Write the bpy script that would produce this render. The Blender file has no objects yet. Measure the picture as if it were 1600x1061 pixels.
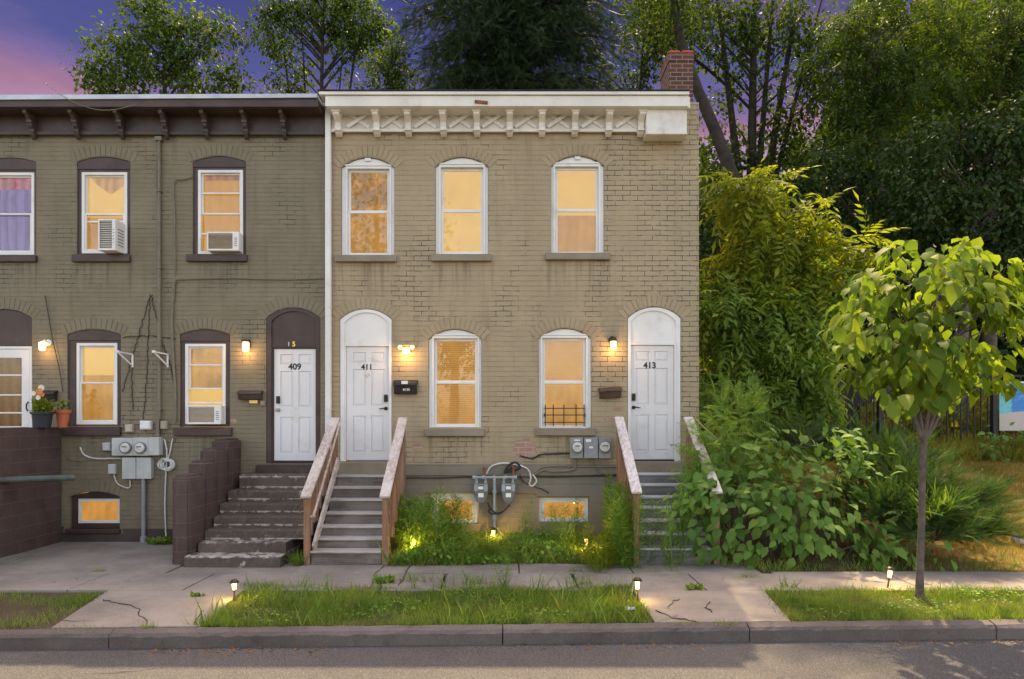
import bpy, bmesh, math, random
import numpy as np
from mathutils import Vector, Matrix, Quaternion
from mathutils.geometry import tessellate_polygon
random.seed(7)
RG = np.random.default_rng(11)
SC = bpy.context.scene
COL = SC.collection
F = 1066.667; EYE = 2.15; HOR = 655.0; PI = math.pi
# the street scene: facade in the plane y = 0, eye 12 m in front of it, 2.15 m above the pavement
def X(px, d=12.0): return (px-800.0)*d/F
def Z(py, d=12.0): return EYE-(py-HOR)*d/F
def G(px, py, z=0.0):
    d = (EYE-z)*F/(py-HOR); return ((px-800.0)*d/F, d-12.0)
def W(px, py, d): return Vector((X(px, d), d-12.0, Z(py, d)))
def smooth01(a, b, x):
    t = min(1, max(0, (x-a)/(b-a))); return t*t*(3-2*t)
def hz(x, y):                       # height of the bank to the right of the houses
    t = smooth01(3.3, 4.6, x)
    s = 0.0 if y < -2.3 else (.185*(y+2.3) if y < 5 else 1.35+.16*(y-5))
    return t*s
# ---------------------------------------------------------------- objects
def tag(o, label=None, cat=None, group=None, kind=None):
    if label: o['label'] = label
    if cat: o['category'] = cat
    if group: o['group'] = group
    if kind: o['kind'] = kind
    return o
def thing(name, label, cat, loc=(0,0,0), group=None):
    o = bpy.data.objects.new(name, None); COL.objects.link(o); o.location = loc
    o.empty_display_size = .2
    return tag(o, label, cat, group)
def rootloc(o):
    while o.parent: o = o.parent
    return Vector(o.location)
def copy_tree(o, parent=None):
    c = o.copy(); COL.objects.link(c); c.parent = parent
    for ch in list(o.children): copy_tree(ch, c)
    return c
def link_mesh(name, me, parent=None, mats=()):
    o = bpy.data.objects.new(name, me); COL.objects.link(o); o.parent = parent
    for m in mats: me.materials.append(m)
    return o
def arch(x0, x1, z0, zs, za, n=12):
    """opening outline: square foot, segmental head from spring line zs to crown za"""
    w = (x1-x0)/2; h = za-zs; cx = (x0+x1)/2
    p = [(x0, z0), (x1, z0)]
    if h < 1e-4: return p+[(x1, zs), (x0, zs)]
    r = (w*w+h*h)/(2*h); a = math.asin(min(1, w/r))
    for i in range(n+1):
        t = a-2*a*i/n; p.append((cx+r*math.sin(t), za-r+r*math.cos(t)))
    return p
def rect(x0, x1, z0, z1): return [(x0, z0), (x1, z0), (x1, z1), (x0, z1)]
class MB:
    def __init__(s): s.v = []; s.f = []; s.m = []
    def add(s, vs, fs, mi=0):
        b = len(s.v); s.v += [tuple(v) for v in vs]
        for f in fs: s.f.append(tuple(b+i for i in f)); s.m.append(mi)
        return s
    def box(s, x0, x1, y0, y1, z0, z1, mi=0):
        return s.add([(x0,y0,z0),(x1,y0,z0),(x1,y1,z0),(x0,y1,z0),(x0,y0,z1),(x1,y0,z1),(x1,y1,z1),(x0,y1,z1)],
              [(0,3,2,1),(4,5,6,7),(0,1,5,4),(1,2,6,5),(2,3,7,6),(3,0,4,7)], mi)
    def obox(s, c, sx, sy, sz, R=None, mi=0):
        R = R or Matrix.Identity(3); c = Vector(c); vs = []
        for k in ((-1,-1,-1),(1,-1,-1),(1,1,-1),(-1,1,-1),(-1,-1,1),(1,-1,1),(1,1,1),(-1,1,1)):
            vs.append(c+R@Vector((k[0]*sx/2, k[1]*sy/2, k[2]*sz/2)))
        return s.add(vs, [(0,3,2,1),(4,5,6,7),(0,1,5,4),(1,2,6,5),(2,3,7,6),(3,0,4,7)], mi)
    def beam(s, a, b, w, h, mi=0, up=(0,0,1)):
        a = Vector(a); b = Vector(b); d = (b-a); L = d.length; d.normalize()
        u = Vector(up); x = d.cross(u).normalized(); u = x.cross(d)
        R = Matrix((x, d, u)).transposed()
        return s.obox((a+b)/2, w, L, h, R, mi)
    def plate(s, outer, holes, y0, y1, mi=0, back=True):
        loops = [outer]+list(holes); flat = [p for l in loops for p in l]
        tris = tessellate_polygon([[Vector((p[0], p[1], 0)) for p in l] for l in loops])
        n = len(flat)
        vs = [(p[0], y0, p[1]) for p in flat]+[(p[0], y1, p[1]) for p in flat]
        fs = [tuple(t) for t in tris]
        if back: fs += [tuple(i+n for i in reversed(t)) for t in tris]
        b = 0
        for l in loops:
            for i in range(len(l)):
                j = (i+1) % len(l); fs.append((b+i, b+j, b+j+n, b+i+n))
            b += len(l)
        return s.add(vs, fs, mi)
    def prism_x(s, poly, x0, x1, mi=0):          # poly in (y, z), extruded along x
        n = len(poly); vs = [(x0, p[0], p[1]) for p in poly]+[(x1, p[0], p[1]) for p in poly]
        tris = tessellate_polygon([[Vector((p[0], p[1], 0)) for p in poly]])
        fs = [tuple(t) for t in tris]+[tuple(i+n for i in reversed(t)) for t in tris]
        fs += [(i, (i+1) % n, (i+1) % n+n, i+n) for i in range(n)]
        return s.add(vs, fs, mi)
    def tube(s, pts, r, n=6, mi=0, caps=True):
        pts = [Vector(p) for p in pts]; k = len(pts)
        rs = r if isinstance(r, (list, tuple)) else [r]*k
        vs = []; fs = []; ref = None
        for i, p in enumerate(pts):
            d = (pts[min(i+1, k-1)]-pts[max(i-1, 0)])
            if d.length < 1e-9: d = Vector((0,0,1))
            d.normalize()
            if ref is None: ref = d.orthogonal().normalized()
            a = (ref-d*ref.dot(d))
            a = a.normalized() if a.length > 1e-6 else d.orthogonal().normalized()
            ref = a; b = d.cross(a)
            for j in range(n):
                t = 2*PI*j/n; vs.append(p+(a*math.cos(t)+b*math.sin(t))*rs[i])
        for i in range(k-1):
            for j in range(n):
                fs.append((i*n+j, i*n+(j+1) % n, (i+1)*n+(j+1) % n, (i+1)*n+j))
        if caps: fs += [tuple(range(n-1, -1, -1)), tuple((k-1)*n+j for j in range(n))]
        return s.add(vs, fs, mi)
    def lathe(s, prof, c=(0,0,0), n=16, axis='z', mi=0):
        c = Vector(c); vs = []; fs = []; k = len(prof)
        for r, h in prof:
            for j in range(n):
                t = 2*PI*j/n; a, b = r*math.cos(t), r*math.sin(t)
                vs.append(c+(Vector((a, b, h)) if axis == 'z' else Vector((a, -h, b)) if axis == 'y' else Vector((h, a, b))))
        for i in range(k-1):
            for j in range(n): fs.append((i*n+j, i*n+(j+1) % n, (i+1)*n+(j+1) % n, (i+1)*n+j))
        fs += [tuple(range(n-1, -1, -1)), tuple((k-1)*n+j for j in range(n))]
        return s.add(vs, fs, mi)
    def build(s, name, mats, parent=None, bevel=0, smooth=False, origin=None, seg=1):
        me = bpy.data.meshes.new(name)
        off = rootloc(parent) if parent else Vector(origin if origin is not None else (0,0,0))
        if not parent and origin is None:
            a = np.array(s.v); off = Vector(((a[:,0].min()+a[:,0].max())/2, (a[:,1].min()+a[:,1].max())/2, a[:,2].min()))
        me.from_pydata([(v[0]-off.x, v[1]-off.y, v[2]-off.z) for v in s.v], [], s.f)
        mats = mats if isinstance(mats, (list, tuple)) else [mats]
        for m in mats: me.materials.append(m)
        me.polygons.foreach_set('material_index', s.m)
        bm = bmesh.new(); bm.from_mesh(me)
        bmesh.ops.recalc_face_normals(bm, faces=bm.faces)
        if bevel:
            es = [e for e in bm.edges if e.is_manifold and e.calc_face_angle(0) > .6]
            bmesh.ops.bevel(bm, geom=es, offset=bevel, segments=seg, affect='EDGES', clamp_overlap=True)
        bm.to_mesh(me); bm.free()
        if smooth:
            me.polygons.foreach_set('use_smooth', [True]*len(me.polygons))
            try: me.set_sharp_from_angle(angle=.7)
            except Exception: pass
        o = bpy.data.objects.new(name, me); COL.objects.link(o); o.parent = parent
        if not parent: o.location = off
        return o
def wobble(o, amp, scale, axes=(1,1,1), seed=0):
    from mathutils import noise
    for v in o.data.vertices:
        n = noise.noise_vector(Vector(v.co)*scale+Vector((seed, seed*2, seed*3)))
        v.co += Vector((n.x*axes[0], n.y*axes[1], n.z*axes[2]))*amp
def text_mesh(name, s, size, x, y, z, mat, parent, bold=.02, depth=.004):
    cu = bpy.data.curves.new(name, 'FONT'); cu.body = s; cu.size = size; cu.extrude = depth; cu.offset = bold*size
    cu.align_x = 'CENTER'; cu.align_y = 'CENTER'; cu.resolution_u = 4
    t = bpy.data.objects.new(name, cu); COL.objects.link(t)
    dg = bpy.context.evaluated_depsgraph_get()
    me = bpy.data.meshes.new_from_object(t.evaluated_get(dg))
    bpy.data.objects.remove(t)
    off = rootloc(parent)
    for v in me.vertices:
        a = v.co.copy(); v.co = Vector((a.x+x-off.x, y-a.z-off.y, a.y+z-off.z))
    me.name = name; me.materials.clear()
    return link_mesh(name, me, parent, [mat])
# ---------------------------------------------------------------- materials
class NT:
    def __init__(s, name):
        s.m = bpy.data.materials.new(name); s.m.use_nodes = True; s.t = s.m.node_tree
        s.b = s.t.nodes['Principled BSDF']; s.out = s.t.nodes['Material Output']
    def n(s, typ, props=None, **inp):
        x = s.t.nodes.new(typ)
        for k, v in (props or {}).items(): setattr(x, k, v)
        for k, v in inp.items():
            k = int(k[1:]) if k[0] == '_' and k[1:].isdigit() else k.replace('_', ' ')
            s.set(x.inputs[k], v)
        return x
    def set(s, sock, v):
        if isinstance(v, bpy.types.NodeSocket): s.t.links.new(v, sock)
        else: sock.default_value = v if not (isinstance(v, tuple) and len(v) == 3 and sock.type == 'RGBA') else (*v, 1)
    def math(s, op, a, b=0.0, c=None, clamp=False):
        x = s.t.nodes.new('ShaderNodeMath'); x.operation = op; x.use_clamp = clamp
        s.set(x.inputs[0], a); s.set(x.inputs[1], b)
        if c is not None: s.set(x.inputs[2], c)
        return x.outputs[0]
    def mix(s, f, a, b, blend='MIX'):
        x = s.t.nodes.new('ShaderNodeMix'); x.data_type = 'RGBA'; x.blend_type = blend
        s.set(x.inputs[0], f); s.set(x.inputs[6], a); s.set(x.inputs[7], b); return x.outputs[2]
    def sstep(s, a, b, v):
        x = s.n('ShaderNodeMapRange', {'interpolation_type': 'SMOOTHSTEP'})
        s.set(x.inputs[0], v); x.inputs[1].default_value = a; x.inputs[2].default_value = b
        return x.outputs[0]
    def noise(s, scale, detail=4, rough=.55, vec=None, dist=0.0):
        x = s.n('ShaderNodeTexNoise', Scale=scale, Detail=detail, Roughness=rough, Distortion=dist)
        s.set(x.inputs['Vector'], vec if vec is not None else s.obj())
        return x.outputs['Fac']
    def obj(s):
        if not hasattr(s, '_o'): s._o = s.n('ShaderNodeTexCoord').outputs['Object']
        return s._o
    def geo(s, k='Position'):
        return s.n('ShaderNodeNewGeometry').outputs[k]
    def xyz(s, v):
        x = s.n('ShaderNodeSeparateXYZ'); s.set(x.inputs[0], v); return x.outputs
    def comb(s, a, b, c):
        x = s.n('ShaderNodeCombineXYZ'); s.set(x.inputs[0], a); s.set(x.inputs[1], b); s.set(x.inputs[2], c); return x.outputs[0]
    def bump(s, h, strength=.3, dist=.01):
        x = s.n('ShaderNodeBump', Strength=strength, Distance=dist, Height=h); s.set(s.b.inputs['Normal'], x.outputs[0]); return x
    def base(s, c): s.set(s.b.inputs['Base Color'], c)
    def rough(s, r): s.set(s.b.inputs['Roughness'], r)
    def spec(s, r): s.b.inputs['Specular IOR Level'].default_value = r
def mul(c, k): return tuple(min(1, x*k) for x in c)
def pm(name, c, rough=.6, var=.18, scale=3.0, bump=.15, bscale=60, spec=.3, metal=0, speck=0, dirt=None, dirt_amt=.5, dscale=1.3):
    t = NT(name)
    n1 = t.noise(scale, 5)
    col = t.mix(t.sstep(.3, .7, n1), mul(c, 1-var), mul(c, 1+var))
    n2 = t.noise(bscale, 4)
    if speck: col = t.mix(t.math('MULTIPLY', t.sstep(.55, .75, n2), speck), col, mul(c, 1.9))
    if dirt:
        n3 = t.noise(dscale, 6, .7)
        col = t.mix(t.math('MULTIPLY', t.sstep(.52, .72, n3), dirt_amt), col, dirt)
    t.base(col); t.rough(rough); t.spec(spec); t.b.inputs['Metallic'].default_value = metal
    if bump: t.bump(n2, bump, .006)
    return t.m
def emis(name, c, s, fold=0.0, noise=0.0, c2=None, pattern=None):
    t = NT(name); e = t.n('ShaderNodeEmission')
    o = t.xyz(t.obj()); col = c
    k = 1.0
    if fold:
        w = t.math('SINE', t.math('ADD', t.math('MULTIPLY', o[0], 38.0), t.math('MULTIPLY', t.noise(2.2), 9.0)))
        k = t.math('ADD', 1-fold*.5, t.math('MULTIPLY', w, fold*.5))  # light and dark of cloth folds put into the glow strength
    if noise:
        k = t.math('MULTIPLY', k, t.math('ADD', 1-noise*.5, t.math('MULTIPLY', t.noise(3.5, 5), noise)))
    if c2: col = t.mix(t.sstep(.42, .6, t.noise(2.6, 6, .65)), c, c2)
    if pattern == 'dots':
        v = t.n('ShaderNodeTexVoronoi', Scale=11.0); t.set(v.inputs['Vector'], t.comb(o[0], o[2], 0.0))
        col = t.mix(t.sstep(.16, .08, v.outputs['Distance']), c, c2 or c)
    if pattern == 'slat_shading': k = t.math('MULTIPLY', k, t.math('ADD', .90, t.math('MULTIPLY', t.math('SINE', t.math('MULTIPLY', o[2], 165.0)), .14)))  # slat shading banded into the glow; the mesh has no slats
    t.set(e.inputs['Color'], col); t.set(e.inputs['Strength'], t.math('MULTIPLY', k, s*ESC))
    t.t.links.new(e.outputs[0], t.out.inputs['Surface']); return t.m
def leafmat(name, cols, trans=.4, rough=.6, spec=.12, tcol=None, patch=None):
    t = NT(name)
    r = t.geo('Random Per Island')
    ramp = t.n('ShaderNodeValToRGB'); el = ramp.color_ramp.elements
    while len(el) < len(cols): el.new(.5)
    for i, c in enumerate(cols): el[i].position = i/max(1, len(cols)-1); el[i].color = (*c, 1)
    t.set(ramp.inputs[0], r)
    big = t.noise(.9, 3)
    col = t.mix(1.0, ramp.outputs[0], t.mix(t.sstep(.35, .65, big), (.72, .76, .7), (1.2, 1.15, 1.05)), 'MULTIPLY')
    if patch: col = t.mix(t.math('MULTIPLY', t.sstep(.50, .68, t.noise(2.4, 5, .65)), .65), col, patch); col = t.mix(t.math('MULTIPLY', t.sstep(.52, .66, t.noise(5.5, 3)), .5), col, (.035,.085,.018))
    t.base(col); t.rough(rough); t.spec(spec)
    tr = t.n('ShaderNodeBsdfTranslucent')
    t.set(tr.inputs[0], t.mix(1.0, col, tcol or (1.5, 1.45, .55), 'MULTIPLY'))
    mx = t.n('ShaderNodeMixShader'); mx.inputs[0].default_value = trans
    t.t.links.new(t.b.outputs[0], mx.inputs[1]); t.t.links.new(tr.outputs[0], mx.inputs[2])
    t.t.links.new(mx.outputs[0], t.out.inputs['Surface']); return t.m
def paintbrick(name, paint, crack=(.05,.045,.035), patches=(), crackx=None, low=None, var=.10, bw=.262, rh=.0885, spots=(), stains=()):
    """painted brickwork: uneven courses under thick paint, open joints in places, bare brick where it has fallen off"""
    t = NT(name)
    p = t.geo('Position'); o = t.xyz(p); nr = t.xyz(t.geo('True Normal'))
    u = t.mix(t.math('ABSOLUTE', nr[0]), t.comb(o[0], 0.0, 0.0), t.comb(o[1], 0.0, 0.0))
    u = t.xyz(u)[0]
    nz = t.n('ShaderNodeTexNoise', Scale=1.6, Detail=3.0); t.set(nz.inputs['Vector'], p); dn = t.xyz(nz.outputs['Color'])
    nf = t.n('ShaderNodeTexNoise', Scale=14.0, Detail=3.0); t.set(nf.inputs['Vector'], p); df = t.xyz(nf.outputs['Color'])
    uu = t.math('ADD', t.math('ADD', u, t.math('MULTIPLY', dn[0], .03)), t.math('MULTIPLY', df[0], .012))
    vv = t.math('ADD', t.math('ADD', o[2], t.math('MULTIPLY', dn[1], .035)), t.math('MULTIPLY', df[1], .010))
    br = t.n('ShaderNodeTexBrick', {'offset': .5}, Scale=1.0, Mortar_Size=.0065, Mortar_Smooth=.25, Bias=0.0, Brick_Width=bw, Row_Height=rh,
             Color1=(.2,.2,.2), Color2=(.8,.8,.8), Mortar=(0,0,0))
    t.set(br.inputs['Vector'], t.comb(uu, vv, 0.0))
    fv = t.math('FRACT', t.math('DIVIDE', vv, rh)); hl = t.sstep(.40, .5, t.math('ABSOLUTE', t.math('SUBTRACT', fv, .5)))
    mortar = br.outputs['Fac']; bc = t.xyz(br.outputs['Color'])[0]
    n1 = t.noise(1.1, 6, .65, p); n2 = t.noise(34, 5, .6, p); n3 = t.noise(4.5, 5, .6, p)
    col = t.mix(t.sstep(.3, .7, n1), mul(paint, 1-var), mul(paint, 1+var))
    col = t.mix(t.math('MULTIPLY', bc, .22), col, mul(paint, 1.28))
    col = t.mix(t.math('MULTIPLY', t.sstep(.56, .75, n3), .32), col, mul(paint, .66))
    # rain streaks running down
    st = t.noise(1.0, 5, .6, t.comb(t.math('MULTIPLY', u, 5.0), t.math('MULTIPLY', o[2], .45), 0.0))
    col = t.mix(t.math('MULTIPLY', t.sstep(.50, .75, st), .45), col, mul(paint, .58))
    for (x0, x1, zt, ln) in stains:                        # drips below the sills
        m_ = t.math('MULTIPLY', t.math('MULTIPLY', t.sstep(x0-.08, x0+.02, o[0]), t.sstep(x1+.08, x1-.02, o[0])), t.math('MULTIPLY', t.sstep(zt-ln, zt-.05, o[2]), t.sstep(zt+.03, zt, o[2])))
        sn = t.noise(1.0, 4, .6, t.comb(t.math('MULTIPLY', u, 13.0), t.math('MULTIPLY', o[2], .7), 0.0))
        col = t.mix(t.math('MULTIPLY', m_, t.math('MULTIPLY', t.sstep(.46, .68, sn), .55)), col, mul(paint, .42))
    # joints: faint everywhere, open and dark in patches
    cr = t.noise(.85, 4, .6, p, .3)
    cr2 = t.noise(7.0, 3, .6, p)
    if crackx: cr = t.math('ADD', cr, t.math('MULTIPLY', t.sstep(crackx[0], crackx[1], o[0]), crackx[2]))
    open_ = t.math('MULTIPLY', t.sstep(.50, .62, cr), t.sstep(.38, .52, cr2))
    jf = t.math('ADD', t.math('MULTIPLY', hl, t.math('MULTIPLY', t.sstep(.36, .66, t.noise(1.9, 4, .6, p)), t.math('MULTIPLY', cr2, .75))), t.math('MULTIPLY', mortar, t.math('ADD', .04, t.math('MULTIPLY', open_, .85))), clamp=True)
    if low is not None:                                    # rendered band low on the wall hides the courses
        lw = t.sstep(low+.25, low-.1, t.math('ADD', o[2], t.math('MULTIPLY', n1, .5)))
        jf = t.math('MULTIPLY', jf, t.math('SUBTRACT', 1.0, t.math('MULTIPLY', lw, .8)))
        col = t.mix(t.math('MULTIPLY', lw, .35), col, (.13, .115, .095))
    col = t.mix(t.math('MULTIPLY', t.sstep(1.15, .1, t.math('ADD', o[2], t.math('MULTIPLY', n1, .9))), .5), col, (.075,.062,.050))   # splash-back dirt near the ground
    col = t.mix(jf, col, crack)
    h = t.math('SUBTRACT', t.math('MULTIPLY', n2, .25), t.math('ADD', t.math('MULTIPLY', hl, .35), t.math('MULTIPLY', mortar, t.math('ADD', .12, t.math('MULTIPLY', open_, .9)))))
    h = t.math('ADD', h, t.math('MULTIPLY', bc, .35))
    if patches:
        mask = None
        for (cx, cz, rx, rz) in patches:
            a = t.math('DIVIDE', t.math('SUBTRACT', o[0], cx), rx); b = t.math('DIVIDE', t.math('SUBTRACT', o[2], cz), rz)
            d = t.math('SQRT', t.math('ADD', t.math('MULTIPLY', a, a), t.math('MULTIPLY', b, b)))
            d = t.math('ADD', d, t.math('MULTIPLY', t.math('SUBTRACT', t.noise(9, 4, .6, p), .5), 1.3))
            mk = t.sstep(1.05, .95, d); mask = mk if mask is None else t.math('MAXIMUM', mask, mk)
        bare = t.mix(bc, (.30, .13, .09), (.42, .21, .15)); bare = t.mix(t.math('MULTIPLY', n3, .6), bare, (.40, .30, .24))
        bare = t.mix(mortar, bare, (.42, .38, .32)); col = t.mix(mask, col, bare)
        h = t.math('SUBTRACT', h, t.math('MULTIPLY', mask, .8))
    for (cx, cz, r, c) in spots:
        a = t.math('SUBTRACT', o[0], cx); b = t.math('SUBTRACT', o[2], cz)
        d = t.math('SQRT', t.math('ADD', t.math('MULTIPLY', a, a), t.math('MULTIPLY', b, b)))
        d = t.math('ADD', d, t.math('MULTIPLY', t.math('SUBTRACT', n3, .5), r*1.5))
        col = t.mix(t.sstep(r, r*.6, d), col, c)
    t.base(col); t.rough(.62); t.spec(.3); t.bump(h, .55, .012)
    return t.m
SUN_E, SKY_S, EXPO = 2.3, .15, 2.25
ESC = 2**-EXPO                    # lamps and the dusk sky are set for the picture's own exposure
# ---------------------------------------------------------------- colours of the place
M = {}
M['wall_r'] = paintbrick('painted brick warm grey', (.345,.269,.168), crackx=(1.0, 2.4, .13), low=1.25, stains=[(X(a), X(b), Z(c), .9) for a, b, c in ((525,620,410),(674,768,409),(852,953,407),(664,757,682),(836,930,681))],
    patches=[(X(820), Z(701), .19, .16), (X(950), Z(345), .10, .035), (X(957), Z(655), .14, .04), (X(966), Z(640), .10, .035), (X(653), Z(697), .10, .05), (X(945), Z(735), .12, .04)],
    spots=[(X(533), Z(482), .07, (.55, .30, .03))])
M['wall_l'] = paintbrick('painted brick grey green', (.190,.158,.104), var=.12, patches=[(X(365), Z(658), .06, .05)], rh=.080, stains=[(X(a), X(b), Z(c), .9) for a, b, c in ((0,59,410),(115,205,410),(293,387,410),(100,190,682),(274,364,682))])
M['arch_r'] = pm('painted arch brick warm', (.345,.269,.168), .62, .12, 1.3, .35, 34, dirt=(.18,.15,.10), dirt_amt=.4)
M['arch_l'] = pm('painted arch brick grey', (.190,.158,.104), .62, .12, 1.3, .35, 34, dirt=(.10,.085,.06), dirt_amt=.4)
M['found_r'] = paintbrick('painted stone base', (.225,.195,.145), bw=.75, rh=.34, var=.16, low=3.0)
M['white'] = pm('white trim paint', (.72,.70,.68), .45, .05, 1.5, .06, 30, dirt=(.42,.38,.33), dirt_amt=.35, dscale=2.2)
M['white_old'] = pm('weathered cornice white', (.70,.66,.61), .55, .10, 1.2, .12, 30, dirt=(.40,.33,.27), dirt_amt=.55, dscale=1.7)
M['door'] = pm('white door enamel', (.68,.66,.66), .4, .05, 1.2, .05, 20, dirt=(.42,.38,.34), dirt_amt=.45, dscale=2.4)
M['brown'] = pm('dark brown trim paint', (.062,.040,.036), .42, .18, 2.0, .12, 25, dirt=(.13,.10,.09), dirt_amt=.35, dscale=2.5)
M['sill'] = pm('painted stone sill', (.25,.205,.145), .65, .14, 2.2, .2, 40, dirt=(.12,.10,.08), dirt_amt=.4)
M['block'] = None
M['metal_flash'] = pm('zinc flashing', (.42,.43,.45), .4, .12, 3, .05, 20, metal=.4)
M['roofing'] = pm('black roofing felt', (.02,.02,.022), .8, .3, 3, .3, 50)
M['grey_metal'] = pm('grey painted steel', (.26,.27,.27), .45, .12, 4, .05, 30, spec=.4, dirt=(.16,.15,.13), dirt_amt=.4, dscale=3)
M['grey_light'] = pm('pale grey plastic', (.46,.46,.44), .5, .1, 4, .05, 30, dirt=(.25,.24,.2), dirt_amt=.4, dscale=3)
M['gasgrey'] = pm('gas meter grey', (.15,.16,.17), .45, .12, 5, .08, 40)
M['gaslight'] = pm('gas meter light grey', (.30,.32,.33), .45, .1, 5, .05, 40)
M['black'] = pm('black iron', (.016,.016,.017), .45, .2, 5, .1, 40)
M['blackplastic'] = pm('black plastic', (.025,.022,.022), .4, .2, 5, .05, 40)
M['rust'] = pm('rusty pipe', (.20,.075,.04), .8, .3, 9, .3, 60)
M['cable_w'] = pm('white cable', (.62,.60,.56), .5, .1, 5, 0)
M['cable_g'] = pm('painted cable', (.17,.15,.11), .6, .15, 5, 0)
M['cable_d'] = pm('dark cable', (.035,.032,.028), .6, .15, 5, 0)
M['copper_lamp'] = pm('bronze lamp metal', (.06,.045,.035), .4, .2, 6, .05, metal=.6)
M['brass'] = pm('brass digits', (.65,.42,.14), .35, .15, 9, .05, metal=.7)
M['terracotta'] = pm('terracotta plastic', (.42,.12,.055), .6, .12, 5, .1, 40)
M['potblack'] = pm('dark planter plastic', (.022,.026,.034), .45, .15, 5, .05, 40)
M['glassmeter'] = pm('meter face', (.55,.53,.48), .25, .15, 14, .05, 80, spec=.6)
M['soil'] = pm('garden soil', (.055,.042,.028), .95, .3, 4, .6, 40)
M['bark'] = pm('grey bark', (.10,.082,.068), .9, .35, 6, .7, 30)
M['bark_d'] = pm('dark bark', (.035,.028,.022), .9, .35, 5, .7, 24)
M['bark_y'] = pm('young tree bark', (.11,.085,.072), .85, .3, 9, .8, 45, dirt=(.22,.19,.17), dirt_amt=.5, dscale=8)
M['paper'] = pm('white paper', (.78,.76,.72), .8, .04, 6, .1, 30)
M['stone'] = pm('pale rock', (.36,.33,.29), .85, .2, 4, .5, 30)
def wood(name, c, axis, grey=None, wear=.4):
    t = NT(name); o = t.xyz(t.geo('Position'))
    s = [26.0, 26.0, 26.0]; s['xyz'.index(axis)] = 1.6
    v = t.comb(*[t.math('MULTIPLY', o[i], s[i]) for i in range(3)])
    g = t.noise(1.0, 6, .62, v, .6); g2 = t.noise(2.3, 4, .6)
    col = t.mix(t.sstep(.3, .7, g), mul(c, .62), mul(c, 1.25))
    if grey: col = t.mix(t.math('MULTIPLY', t.sstep(.4, .65, g2), wear), col, grey)
    t.base(col); t.rough(.75); t.spec(.2); t.bump(g, .35, .006); return t.m
M['wood_post'] = wood('brown stair timber', (.26,.135,.075), 'z', (.30,.24,.19))
M['wood_cap'] = wood('bleached handrail timber', (.50,.40,.34), 'y', (.62,.56,.52), .7)
M['wood_cap2'] = wood('white washed handrail timber', (.60,.52,.48), 'y', (.66,.60,.56), .55)
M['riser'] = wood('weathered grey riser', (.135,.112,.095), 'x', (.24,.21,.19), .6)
M['tread'] = wood('worn skylit tread', (.40,.35,.31), 'x', (.50,.47,.44), .6)  # worn, and coloured paler than the riser for the sky light it catches
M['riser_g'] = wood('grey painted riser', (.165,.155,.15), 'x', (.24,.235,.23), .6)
M['tread_g'] = wood('grey painted skylit tread', (.46,.45,.44), 'x', (.56,.55,.54), .6)  # sky light on the tread tops put into this paler grey
def concrete(name, c, crack=True, chips=None, dark=.45):
    t = NT(name); p = t.geo('Position'); o = t.xyz(p)
    n0 = t.noise(.7, 6, .65, p); n1 = t.noise(5, 6, .65, p); n2 = t.noise(70, 4, .6, p)
    col = t.mix(t.sstep(.28, .72, n0), mul(c, .58), mul(c, 1.16))
    col = t.mix(t.math('MULTIPLY', t.sstep(.55, .75, n1), .5), col, mul(c, dark))
    col = t.mix(t.math('MULTIPLY', t.sstep(.52, .72, n2), .45), col, mul(c, 1.6))
    col = t.mix(t.math('MULTIPLY', t.sstep(.48, .30, n2), .35), col, mul(c, .5))
    h = t.math('ADD', t.math('MULTIPLY', n2, .6), n1)
    if crack:
        nv = t.n('ShaderNodeTexNoise', Scale=1.7, Detail=4.0); t.set(nv.inputs['Vector'], p)
        vv = t.n('ShaderNodeVectorMath', {'operation': 'MULTIPLY_ADD'}); t.set(vv.inputs[0], nv.outputs['Color']); vv.inputs[1].default_value = (.7,.7,.7); t.set(vv.inputs[2], p)
        vo = t.n('ShaderNodeTexVoronoi', {'feature': 'DISTANCE_TO_EDGE'}, Scale=.42); t.set(vo.inputs['Vector'], vv.outputs[0])
        ck = t.math('MULTIPLY', t.sstep(.010, .002, vo.outputs['Distance']), t.sstep(.60, .66, t.noise(.55, 2, .5, p)))
        col = t.mix(t.math('MULTIPLY', ck, .8), col, (.035,.03,.026)); h = t.math('SUBTRACT', h, ck)
    if chips:
        z0, rise = chips
        fr = t.math('FRACT', t.math('DIVIDE', t.math('SUBTRACT', o[2], z0), rise))
        e = t.math('MAXIMUM', t.sstep(.72, 1.0, fr), t.sstep(.06, .0, fr))
        ch = t.sstep(.60, .72, t.math('ADD', t.math('MULTIPLY', e, .2), t.noise(6.5, 6, .7, p)))
        col = t.mix(t.math('MULTIPLY', ch, .75), col, (.46,.42,.37))
    t.base(col); t.rough(.88); t.spec(.2); t.bump(h, .4, .008); return t.m
M['walk'] = concrete('pavement concrete', (.252,.220,.186))
M['curbm'] = concrete('curb stone', (.130,.106,.094), False, dark=.25)
M['steps'] = concrete('old step concrete', (.120,.093,.074), False, chips=(.15, .172))
M['found_l'] = concrete('dark painted base', (.075,.058,.05), False)
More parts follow.
